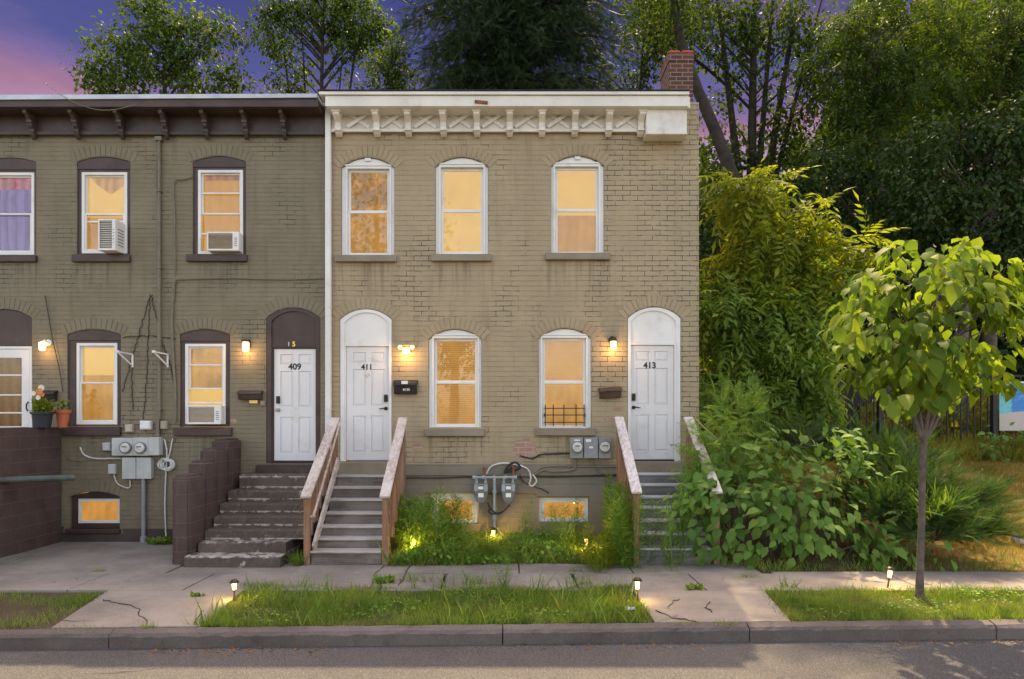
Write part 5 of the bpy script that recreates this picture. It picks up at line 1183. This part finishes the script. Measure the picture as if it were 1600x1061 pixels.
def spiky(label, pts, n, L, mat, tm=SPRAY, name='juniper_shrub'):
    x, y = X(pts[0][0], pts[0][2]), pts[0][2]-12; t = thing(name, label, 'shrub', (x, y, hz(x, y))); pos = []; ax = []; mb = MB()
    for (px, py, D, hx, hzz) in pts:
        c = W(px, py, D); c.z = max(c.z, hz(c.x, c.y)+.02)
        for _ in range(n):
            a = RG.uniform(-1, 1); e = Vector((a*hx, RG.uniform(-.5,.3), hzz*(1-.6*a*a)*RG.uniform(.35,1)))
            tip = c+e; pts_ = bez(c, c+e*.5+Vector((0,0,.15*e.length)), tip, 5); mb.tube(pts_, [.014,.012,.009,.007,.005,.003], 4, caps=False)
            for k in range(9):
                f = .2+.8*k/8; p = c.lerp(tip, f)+Vector((0,0,.3*f*(1-f)*e.length)); pos.append(tuple(p)); d = e.normalized(); ax.append((d.x+RG.normal()*.3, d.y+RG.normal()*.3, d.z+RG.normal()*.25))
    mb.build('stem', M['bark'], t, smooth=True); nn = len(pos); scatter('foliage', tm, pos, ax, rdir(nn)+np.array((0,-.4,.6)), L*(.6+.7*RG.random(nn)), mat, t)
spiky('dark spreading juniper with long upswept sprays right of the broad shrub', [(1420,800,10.6,1.0,1.0),(1400,760,11.2,.8,.7),(1480,810,10.5,.75,.75),(1440,820,10.2,.7,.5),(1380,820,10.3,.6,.6),(1460,845,10.0,.6,.35),(1520,840,10.1,.4,.35)], 46, .30, M['leaf_jun'])
spiky('juniper behind the broad shrub reaching up to the iron fence', [(1330,725,11.8,.9,.6),(1250,705,12.2,.8,.6),(1390,735,11.6,.6,.6)], 30, .32, M['leaf_jun'])
spiky('low spiky green plant at the foot of the juniper', [(1462,815,10.0,.35,.45)], 30, .30, M['leaf_fern'], BLADE, 'spiky_plant')
# brown dying leaves at the foot of the bank
bush('dying_weed', 'brown withered weeds on the soil below the juniper', 'weed', [(1470,850,9.9,40,15,.15),(1395,845,9.9,30,16,.12,.6),(1510,835,10.1,20,15,.2,.6)], OVATE, M['deadleaf'], .10, 3, .15, .6, (1470,9.9), .008)
# ------------------------------------------------ iron fence and banner
DF_ = 17.0; yf = 5.0
t = thing('iron_fence', 'black iron picket fence along the top of the bank', 'fence', (X(1340,DF_), yf, hz(X(1340,DF_), yf)))
zt = Z(586, DF_)
for px in (1099, 1237, 1375, 1553, 1700):
    x = X(px, DF_); zb = hz(x, yf); mb = MB(); mb.box(x-.06, x+.06, yf-.06, yf+.06, zb-.2, zt+.06); mb.box(x-.075, x+.075, yf-.075, yf+.075, zt+.06, zt+.10); mb.build('post', M['black'], t, bevel=.008)
for a, b in ((1099,1237),(1237,1375),(1375,1553),(1553,1700)):
    x0, x1 = X(a, DF_)+.065, X(b, DF_)-.065; mb = MB(); zb = hz((x0+x1)/2, yf)
    for zz in (zt-.02, zt-.22, zb+.15): mb.box(x0, x1, yf-.02, yf+.02, zz-.025, zz+.02)
    n = int((x1-x0)/.165)
    for i in range(n): x = x0+(x1-x0)*(i+.5)/n; mb.box(x-.0135, x+.0135, yf-.0135, yf+.0135, zb-.02, zt)
    mb.build('picket_panel', M['black'], t)
t2 = thing('iron_fence', 'short close-barred black iron fence return seen end on', 'fence', (X(1330,18), 6.5, hz(X(1330,18), 6.5)))
for i in range(22):
    f = i/21; x = X(1322,17.1)+(X(1372,21)-X(1322,17.1)-.0)*f*1.0; y = 5.1+4*f; mb = MB(); z = hz(x, y); mb.box(x-.016, x+.016, y-.016, y+.016, z-.05, z+1.75); mb.build('picket', M['black'], t2)
def bannermat():
    t = NT('blue garden banner'); o = t.xyz(t.obj())       # origin at the banner's foot centre
    wv = t.noise(7, 5, .7, None, 1.2); c = t.mix(t.sstep(.38, .44, t.math('ADD', o[0], t.math('MULTIPLY', wv, .25))), (.14,.48,.50), (.03,.20,.52))
    sw = t.math('SINE', t.math('MULTIPLY', t.noise(3.5, 3, .5, None, 2.0), 60.0)); up = t.sstep(.75, .95, o[2])
    c = t.mix(t.math('MULTIPLY', t.sstep(.2, .7, sw), t.math('ADD', .25, t.math('MULTIPLY', up, .6))), c, (.02,.09,.33))
    c = t.mix(t.math('MULTIPLY', t.sstep(.55, .7, wv), .6), c, (.28,.62,.78))
    sand = t.math('ADD', .42, t.math('MULTIPLY', t.math('SINE', t.math('MULTIPLY', o[0], 2.2)), .07)); c = t.mix(t.sstep(.0, .015, t.math('SUBTRACT', sand, o[2])), c, (.46,.40,.37))
    c = t.mix(t.sstep(1.18, 1.19, o[2]), c, (.70,.70,.72)); t.base(c); t.rough(.55); return t.m
x0, x1, zb_, zt_ = X(1563, 16.9), X(1690, 16.9), Z(673, 16.9), Z(596, 16.9); mb = MB(); n = 16; vs = []
for i in range(n+1):
    x = x0+(x1-x0)*i/n; y = 4.93-.012*math.sin(i*.9); vs += [(x, y, zb_), (x, y, zt_), (x, y+.006, zb_), (x, y+.006, zt_)]
mb.add(vs, [q for i in range(n) for q in ((i*4, i*4+4, i*4+5, i*4+1), (i*4+2, i*4+3, i*4+7, i*4+6), (i*4+1, i*4+5, i*4+7, i*4+3), (i*4, i*4+2, i*4+6, i*4+4))]+[(0,1,3,2),(n*4,n*4+2,n*4+3,n*4+1)])
o = mb.build('banner', bannermat(), origin=(x0, 4.93, zb_)); tag(o, 'blue and teal painted banner tied to the iron fence', 'banner')
for (label, px, D) in (('low green bush in front of the blue banner', 1585, 16.2),):
    bush('low_bush', label, 'shrub', [(px,690,D,40,22,.4),(px-40,700,D,20,12,.3)], OVATE, M['leaf_bush'], .16, 5, .3, .2, (px, D))
# sunlit undergrowth behind and along the fence
n = 12000; px = RG.uniform(1090, 1720, n); D = RG.uniform(17.6, 25, n)
xx = (px-800)*D/F; zz = np.array([hz(a, b-12) for a, b in zip(xx, D)])+RG.random(n)**1.3*(.5+1.5*np.clip((1400-px)/300, .25, 1))
o = scatter('undergrowth', QUAD, np.stack([xx, D-12, zz], 1), rdir(n)+np.array((0,0,.3)), rdir(n)+np.array((0,0,.8)), .20*(.5+RG.random(n)), M['leaf_under'], None, (9, 8, 1.5)); tag(o, 'sunlit yellow-green undergrowth behind the iron fence', 'undergrowth', kind='stuff')
n = 9000; px = RG.uniform(1095, 1700, n); D = RG.uniform(15.9, 17.4, n); xx = (px-800)*D/F; zz = np.array([hz(a, b-12) for a, b in zip(xx, D)])+RG.random(n)**2*.15
o = scatter('rank_grass', BLADE, np.stack([xx, D-12, zz-.02], 1), rdir(n)*.5+np.array((0,0,1.)), rdir(n), .32*(.5+RG.random(n)), M['leaf_under'], None, (9, 4.5, 1.2)); tag(o, 'rank yellow-green grass along the foot of the iron fence', 'grass', kind='stuff')
# ------------------------------------------------ grass
def inside(poly, x, y):
    c = np.zeros(len(x), bool); j = len(poly)-1
    for i in range(len(poly)):
        (xi, yi), (xj, yj) = poly[i], poly[j]; c ^= ((yi > y) != (yj > y)) & (x < (xj-xi)*(y-yi)/(yj-yi+1e-12)+xi); j = i
    return c
def turf(name, label, poly, dens, L, mat, z=-.03, tall=.0, bare=None, edge=.05):
    a = np.array(poly); x0, y0 = a.min(0); x1, y1 = a.max(0); n = int(dens*(x1-x0)*(y1-y0)); x = RG.uniform(x0, x1, n); y = RG.uniform(y0, y1, n)
    j = edge*RG.normal(size=(2, n)); k = inside(poly, x+j[0], y+j[1]*.5); x, y = x[k], y[k]
    den = .5+.5*np.sin(x*2.3+1.3*np.sin(y*3.1))*np.sin(y*2.9+1.7*np.sin(x*1.9))
    k = RG.random(len(x)) < (.45+.55*den if bare is None else np.clip(.12+.9*(den-bare), .05, 1)); x, y, den = x[k], y[k], den[k]; n = len(x)
    s = L*(.45+.8*RG.random(n))*(.6+.6*den)*(1+tall*(RG.random(n) > .985)*2)
    zz = np.array([hz(q, w) for q, w in zip(x, y)])+z
    o = scatter(name, BLADE, np.stack([x, y, zz], 1), rdir(n)*.55+np.array((0,0,1.)), rdir(n), s, mat, None, (float(x.mean()), float(y.mean()), 0)); tag(o, label, 'grass', kind='stuff'); return o
e1 = lambda px, o=.16: (G(px, 980)[0], curb_y(G(px, 980)[0])+o)
turf('lawn_grass', 'green grass strip between pavement and kerb in the middle', [e1(300), e1(1026), G(1005,945), (G(986,920)[0], -3.25), (G(700,912)[0], -3.38), (G(390,906)[0], -3.12), G(385,925)], 6500, .10, M['grass'], tall=.8)
turf('lawn_grass', 'patchy grass and bare soil in the left verge', [e1(-60), e1(70), (G(152,932)[0], -3.6), (G(-60,940)[0], -3.5)], 4200, .09, M['grass'], bare=.35)
turf('lawn_grass', 'sunlit grass in the right verge around the street tree', [e1(1245), e1(1720), (G(1720,903)[0], -3.32), (G(1340,918)[0], -3.40), (G(1200,925)[0], -3.42)], 6000, .085, M['grass'], tall=.4)
turf('dry_grass', 'dry straw grass on the sunlit bank', [(G(1490,860)[0], -2.0), (9.5,-2.0), (14,4.9), (4.8,4.9), (5.6,1.0)], 1700, .12, M['grass_dry'], z=-.02)
turf('bank_grass', 'low green growth along the pavement edge below the bank', [(3.4,-2.36), (9.5,-2.36), (9.5,-1.75), (3.4,-1.8)], 700, .13, M['grass'], z=-.02)
# garden bed between the two stairs
bedp = [(-1.72,-.05), (1.75,-.05), (1.72,-1.9), (.75,-1.78), (.1,-1.80), (-1.0,-1.98), (-1.86,-2.02)]
turf('bed_grass', 'tangled green grass in the garden bed below the windows', bedp, 3600, .19, M['grass'], tall=.6, edge=.1)
n = 5200; x = RG.uniform(-1.85, 1.78, n); y = RG.uniform(-2.0, -.1, n); k = inside(bedp, x+RG.normal(size=n)*.05, y+RG.normal(size=n)*.03); x, y = x[k], y[k]; n = len(x)
o = scatter('ground_cover', OVATE, np.stack([x, y, .03+RG.random(n)*.22*(.6+.4*np.sin(x*4))], 1), rdir(n)+np.array((0,-.3,.1)), rdir(n)*.5+np.array((0,-.3,1.)), .065*(.5+RG.random(n)), M['cover'], None, (0,-1,0)); tag(o, 'small round-leaved ground cover in the garden bed', 'ground cover', kind='stuff')
# tall feathery weeds
def make_weed(label, h, n, L, mat, group=None, tm=NEEDLE, spread=.10):
    t = thing('tall_weed', label, 'weed', (0,0,0), group); mb = MB(); pos = []; ax = []
    for s in range(4):
        b = Vector((RG.normal()*spread, RG.normal()*spread, -.05)); tp = b+Vector((RG.normal()*.12, RG.normal()*.1, h*RG.uniform(.65,1.0)+.05)); pts = [Vector((0,0,-.06))]+bez(b, b.lerp(tp,.5)+Vector((RG.normal()*.04,0,0)), tp, 6)
        mb.tube(pts, [.007]+[.007*(1-.7*i/6) for i in range(7)], 5, caps=False)
        for i in range(n):
            f = (i+.5)/n; p = bez(b, b.lerp(tp,.5), tp, 1)[0].lerp(tp, f); a = i*2.4+RG.random()
            r = (.10+.9*math.sin(PI*min(1, f*.9+.1)))*.05; p = p+Vector((math.cos(a)*r, math.sin(a)*r, 0)); pos.append(tuple(p)); ax.append((math.cos(a)*.9+RG.normal()*.2, math.sin(a)*.9+RG.normal()*.2, .55+RG.normal()*.3))
    mb.build('stem', M['leaf_fern'], t); m_ = len(pos); scatter('foliage', tm, pos, ax, rdir(m_)*.4+np.array((0,0,1.)), L*(.6+.7*RG.random(m_)), mat, t); return t
protos = {}
def weeds(label, group, spots, h, n, L, mat, tm=NEEDLE, spread=.10):
    for i, (px, py, d) in enumerate(spots):
        key = (label, i % 2)
        if key not in protos: protos[key] = make_weed(label, h, n, L, mat, group, tm, spread); o = protos[key]
        else: o = copy_tree(protos[key])
        x = X(px, d); o.location = (x, d-12, 0 if x < 3.3 else hz(x, d-12)); s = RG.uniform(.8, 1.15); o.scale = (s, s, s*RG.uniform(.85,1.1)); o.rotation_euler = (0, 0, RG.random()*6.28)
weeds('feathery tall weed left of the gas meters in the garden bed', 'tall weeds by the stairs to door 411', [(640,0,11.0),(660,0,11.5),(655,0,10.7),(690,0,11.3),(682,0,10.8),(700,0,11.5),(712,0,11.2),(625,0,10.9)], 1.0, 150, .14, M['leaf_fern'])
weeds('loose yellow-green weed in the middle of the garden bed', 'loose weeds in the middle of the bed', [(735,0,10.5),(752,0,10.3),(775,0,10.5),(800,0,10.4),(825,0,10.6),(848,0,10.4),(720,0,10.2),(905,0,10.4),(815,0,11.0),(690,0,10.2),(665,0,10.15)], .42, 60, .11, M['leaf_loose'], NEEDLE, .14)
weeds('tall thin weed standing in front of the second basement window', 'tall thin weeds before the basement window', [(860,0,11.2),(872,0,11.4),(885,0,11.1),(897,0,11.5),(905,0,11.2),(818,0,11.6),(878,0,10.8)], .80, 80, .085, M['leaf_fern'], NEEDLE, .05)
weeds('dense feathery bush of goldenrod at the foot of the left grey handrail', 'goldenrod by the grey stairs', [(960,0,10.8),(972,0,10.5),(985,0,10.3),(955,0,11.3),(975,0,11.1),(990,0,10.1),(968,0,10.1)], 1.20, 190, .14, M['leaf_fern'])
weeds('bright yellow-green feathery plant rooted at the pavement edge', 'yellow feathery plants at the pavement edge', [(938,0,9.75),(945,0,9.9),(932,0,9.95)], .72, 150, .11, M['leaf_yel'])
weeds('grey-green thin weed leaning over the grey stairs', 'thin weeds over the grey stairs', [(1052,0,10.15),(1075,0,10.3),(1040,0,10.0),(1090,0,10.6),(1065,0,10.05)], 1.15, 50, .12, M['leaf_fern'], NEEDLE, .12)
weeds('thin seedling weed sprouting along the middle lawn edge', 'seedlings along the lawn edge', [(470,0,8.75),(512,0,8.72),(597,0,8.72),(645,0,8.70),(700,0,8.72),(732,0,8.68),(845,0,8.66),(950,0,8.6),(895,0,8.7)], .22, 16, .05, M['leaf_fern'], NEEDLE, .04)
weeds('single dark upright weed spike rising in the pavement joint', None, [(787,0,8.75)], .46, 120, .055, M['leaf_bush'], NEEDLE, .012)
def tuft(label, px, py, r, n, L, tm=BLADE, mat=None, z=0):
    x, y = G(px, py, z); a = RG.random(n)*2*PI; q = r*np.sqrt(RG.random(n)); pos = np.stack([x+q*np.cos(a), y+q*np.sin(a)*.35, np.full(n, z)], 1); ax = rdir(n)*.6+np.array((0,-.1,.8))
    o = scatter('weed_tuft', tm, pos, ax, rdir(n)+np.array((0,0,.3)), L*(.5+.8*RG.random(n)), mat or M['grass'], None, (x, y, z)); tag(o, label, 'weed')
for lb, px, py, r, n, L, tm in (
  ('grassy tuft beside the foot of the stepped block wall', 285, 880, .16, 130, .12, BLADE), ('leafy tuft growing on the lowest concrete step', 397, 868, .20, 120, .09, OVATE),
  ('bright tuft between concrete steps and timber stairs', 468, 882, .13, 160, .20, BLADE), ('thin grass line at the foot of the concrete steps', 420, 880, .5, 150, .07, BLADE),
  ('small tuft in the crack of the left yard slab', 155, 893, .10, 60, .07, BLADE), ('weed at the base of the wall left of the block wall', 250, 850, .20, 90, .12, OVATE),
  ('flat weed on the slab before the grey stairs', 1085, 921, .10, 30, .08, OVATE), ('grass tuft against the kerb left of the right verge', 1135, 976, .16, 70, .08, BLADE),
  ('rosette weed by the corner of the right verge', 1230, 918, .12, 40, .14, BLADE), ('low weed line along the kerb at the right apron', 1075, 976, .16, 60, .06, BLADE),
  ('small tuft at the end of the zigzag crack', 231, 981, .08, 50, .07, BLADE), ('grass tuft on the kerb edge of the left apron', 120, 984, .3, 60, .06, BLADE), ('small tuft near the left path lamp', 310, 932, .08, 30, .06, OVATE),
  ('grass fringe in the joint before the yellow plant', 900, 893, .12, 60, .07, BLADE), ('mossy fringe in the pavement joint by the grey stairs', 1010, 893, .22, 70, .05, BLADE), ('weed in the joint right of the stairs', 1052, 892, .14, 50, .06, BLADE),
  ('weeds in the diagonal joint below the broad shrub', 1170, 902, .12, 60, .07, BLADE), ('dandelion leaves at the back edge of the middle lawn', 745, 912, .22, 60, .15, BLADE), ('broad dock leaves at the back edge of the middle lawn', 650, 908, .22, 50, .14, BLADE), ('leafy weed at the lawn edge by the cracked slab', 600, 910, .12, 50, .09, OVATE), ('small dandelion at the right end of the lawn edge', 905, 912, .2, 50, .13, BLADE)):
    tuft(lb, px, py, r, n, L, tm)
# clover and plantain mixed through the lawns, crumbs on the pavement
n = 5200; x = RG.uniform(-6.9, 8.2, n); y = RG.uniform(-5.0, -3.3, n); k = ((x < 1.35) & (x > -3.1) | (x > 3.3)) & (y > -4.97+.0327*x+.2) & (np.sin(x*3.1+np.cos(y*4))*np.sin(y*3.7+x) > .05); x, y = x[k], y[k]; n = len(x)
o = scatter('clover', OVATE, np.stack([x, y, .01+RG.random(n)*.035], 1), rdir(n)*np.array((1,1,.3)), rdir(n)*.3+np.array((0,-.2,1.)), .04*(.5+RG.random(n)), M['cover'], None, (0,-4,0)); tag(o, 'clover and plantain leaves mixed through the verge grass', 'clover', kind='stuff')
n = 150; x = RG.uniform(-8, 8, n); y = RG.uniform(-3.4, -1.95, n); o = scatter('pavement_crumbs', OVATE, np.stack([x, y, np.full(n, .012)], 1), rdir(n)*np.array((1,1,.1)), rdir(n)*.2+np.array((0,0,1.)), .026*(.3+RG.random(n)), M['deadleaf'], None, (0,-2.7,0)); tag(o, 'scattered leaf crumbs lying on the pavement slabs', 'leaf litter', kind='stuff')
# fallen leaves and grit along the gutter
n = 420; x = RG.uniform(-7, 7, n); y = np.array([curb_y(q) for q in x])-.02-np.abs(RG.normal(size=n))*.10; k = np.sin(x*1.7)+.4*np.sin(x*5) > -.2
x, y = x[k], y[k]; n = len(x); o = scatter('gutter_leaves', OVATE, np.stack([x, y, np.full(n, -.163)], 1), rdir(n)*np.array((1,1,.15)), rdir(n)*.3+np.array((0,0,1.)), .04*(.35+RG.random(n)), M['deadleaf'], None, (0,-5,-.17)); tag(o, 'scattered dead leaves and grit along the gutter', 'leaf litter', kind='stuff')
# flowers in the planters
t, cx, cy, z = PLB; n = 260; a = RG.random(n)*2*PI; q = np.sqrt(RG.random(n))
pos = np.stack([cx+.15*q*np.cos(a), cy+.11*q*np.sin(a), z+RG.random(n)*.20], 1); scatter('plant', OVATE, pos, rdir(n)+np.array((0,0,.5)), rdir(n)+np.array((0,-.3,1.)), .07*(.6+.6*RG.random(n)), M['leaf_yel'], t)
fl = pm('white petals', (.75,.68,.52), .6, .05); fo = pm('orange petals', (.60,.20,.05), .6, .1)
for (dx, dz, r, mt) in ((-.10,.33,.035,fl),(.03,.42,.045,fl),(-.02,.26,.035,fl),(.0,.36,.05,fo),(.05,.31,.03,fo)):
    mb = MB(); mb.tube([Vector((cx+dx*.6,cy-.03,z)), Vector((cx+dx,cy-.05,z+dz))], .004, 5); mb.build('stem', M['leaf_fern'], t)
    n = 14; a = np.arange(n)*2*PI/n; pos = np.tile(np.array((cx+dx, cy-.06, z+dz)), (n,1)); scatter('flower', OVATE, pos, np.stack([np.cos(a), -.5+0*a, np.sin(a)], 1), np.tile(np.array((0,-1.,0)), (n,1)), r*1.3, mt, t)
t, cx, cy, z = PLO; n = 60; pos = np.stack([cx+RG.normal(size=n)*.05, cy+RG.normal(size=n)*.04, z+RG.random(n)*.2], 1); scatter('plant', OVATE, pos, rdir(n)+np.array((0,0,.6)), rdir(n)+np.array((0,0,1.)), .06, M['leaf_yel'], t)
# ---------------------------------------------------------------- camera, sky, sun
cam = bpy.data.cameras.new('camera'); co = bpy.data.objects.new('camera', cam); COL.objects.link(co)
co.location = (0, -12, EYE); co.rotation_euler = (PI/2, 0, 0); cam.lens = 24; cam.sensor_width = 36; cam.sensor_fit = 'HORIZONTAL'
cam.shift_y = (HOR-530.5)/1600; cam.clip_end = 1200; cam.clip_start = .05; SC.camera = co
SUN_EL, SUN_AZ = math.radians(56.4), math.radians(9)          # azimuth from +y towards +x: behind the houses, a little to the right
sd = Vector((math.sin(SUN_AZ)*math.cos(SUN_EL), math.cos(SUN_AZ)*math.cos(SUN_EL), math.sin(SUN_EL)))
l = bpy.data.lights.new('sun', 'SUN'); l.energy = SUN_E; l.angle = math.radians(.6); l.color = (1.0,.78,.46)
so = bpy.data.objects.new('sun', l); COL.objects.link(so); so.rotation_euler = sd.to_track_quat('Z', 'Y').to_euler(); so.location = sd*60
w = bpy.data.worlds.new('World'); SC.world = w; w.use_nodes = True; nt = w.node_tree
bg = nt.nodes['Background']
class WT(NT):
    def __init__(s): s.t = nt; s.m = None
t = WT()
sky = t.n('ShaderNodeTexSky', {'sky_type': 'NISHITA', 'sun_disc': False, 'sun_elevation': SUN_EL, 'sun_rotation': SUN_AZ, 'dust_density': 2.5, 'ozone_density': .6})
d = t.n('ShaderNodeTexCoord').outputs['Generated']; o = t.xyz(d)
skyc = t.mix(1.0, sky.outputs[0], (1.22, .95, .74), 'MULTIPLY')
# dusk band low behind the houses: pink at the roofs, violet, then blue, with streaks of cloud
cl = t.noise(2.2, 6, .6, t.comb(t.math('MULTIPLY', o[0], 1.3), o[1], t.math('MULTIPLY', o[2], 7.0)), .6)
h = t.math('ADD', o[2], t.math('MULTIPLY', t.math('SUBTRACT', cl, .5), .10))
rp = t.n('ShaderNodeValToRGB'); e = rp.color_ramp.elements
stops = [(.0, (.50,.38,.40)), (.29, (.62,.34,.42)), (.335, (.46,.32,.52)), (.372, (.40,.20,.32)), (.40, (.20,.15,.36)), (.43, (.095,.105,.31)), (.52, (.055,.065,.235))]
while len(e) < len(stops): e.new(.5)
for i, (p, c) in enumerate(stops): e[i].position = p; e[i].color = (*c, 1)
t.set(rp.inputs[0], h)
dusk = t.mix(t.math('MULTIPLY', t.sstep(.54, .70, cl), .40), rp.outputs[0], (.42,.20,.30))
k = ESC/SKY_S
dusk = t.mix(1.0, dusk, (k, k, k), 'MULTIPLY')
f = t.math('MULTIPLY', t.sstep(-.05, .25, o[1]), t.sstep(.80, .62, o[2]))
t.set(bg.inputs['Color'], t.mix(f, skyc, dusk)); bg.inputs['Strength'].default_value = SKY_S
vs_ = SC.view_settings; vs_.view_transform = 'Standard'; vs_.look = 'None'; vs_.gamma = 1; vs_.exposure = EXPO
SC.render.engine = 'CYCLES'; SC.cycles.max_bounces = 6; SC.cycles.transparent_max_bounces = 8; SC.cycles.use_denoising = True
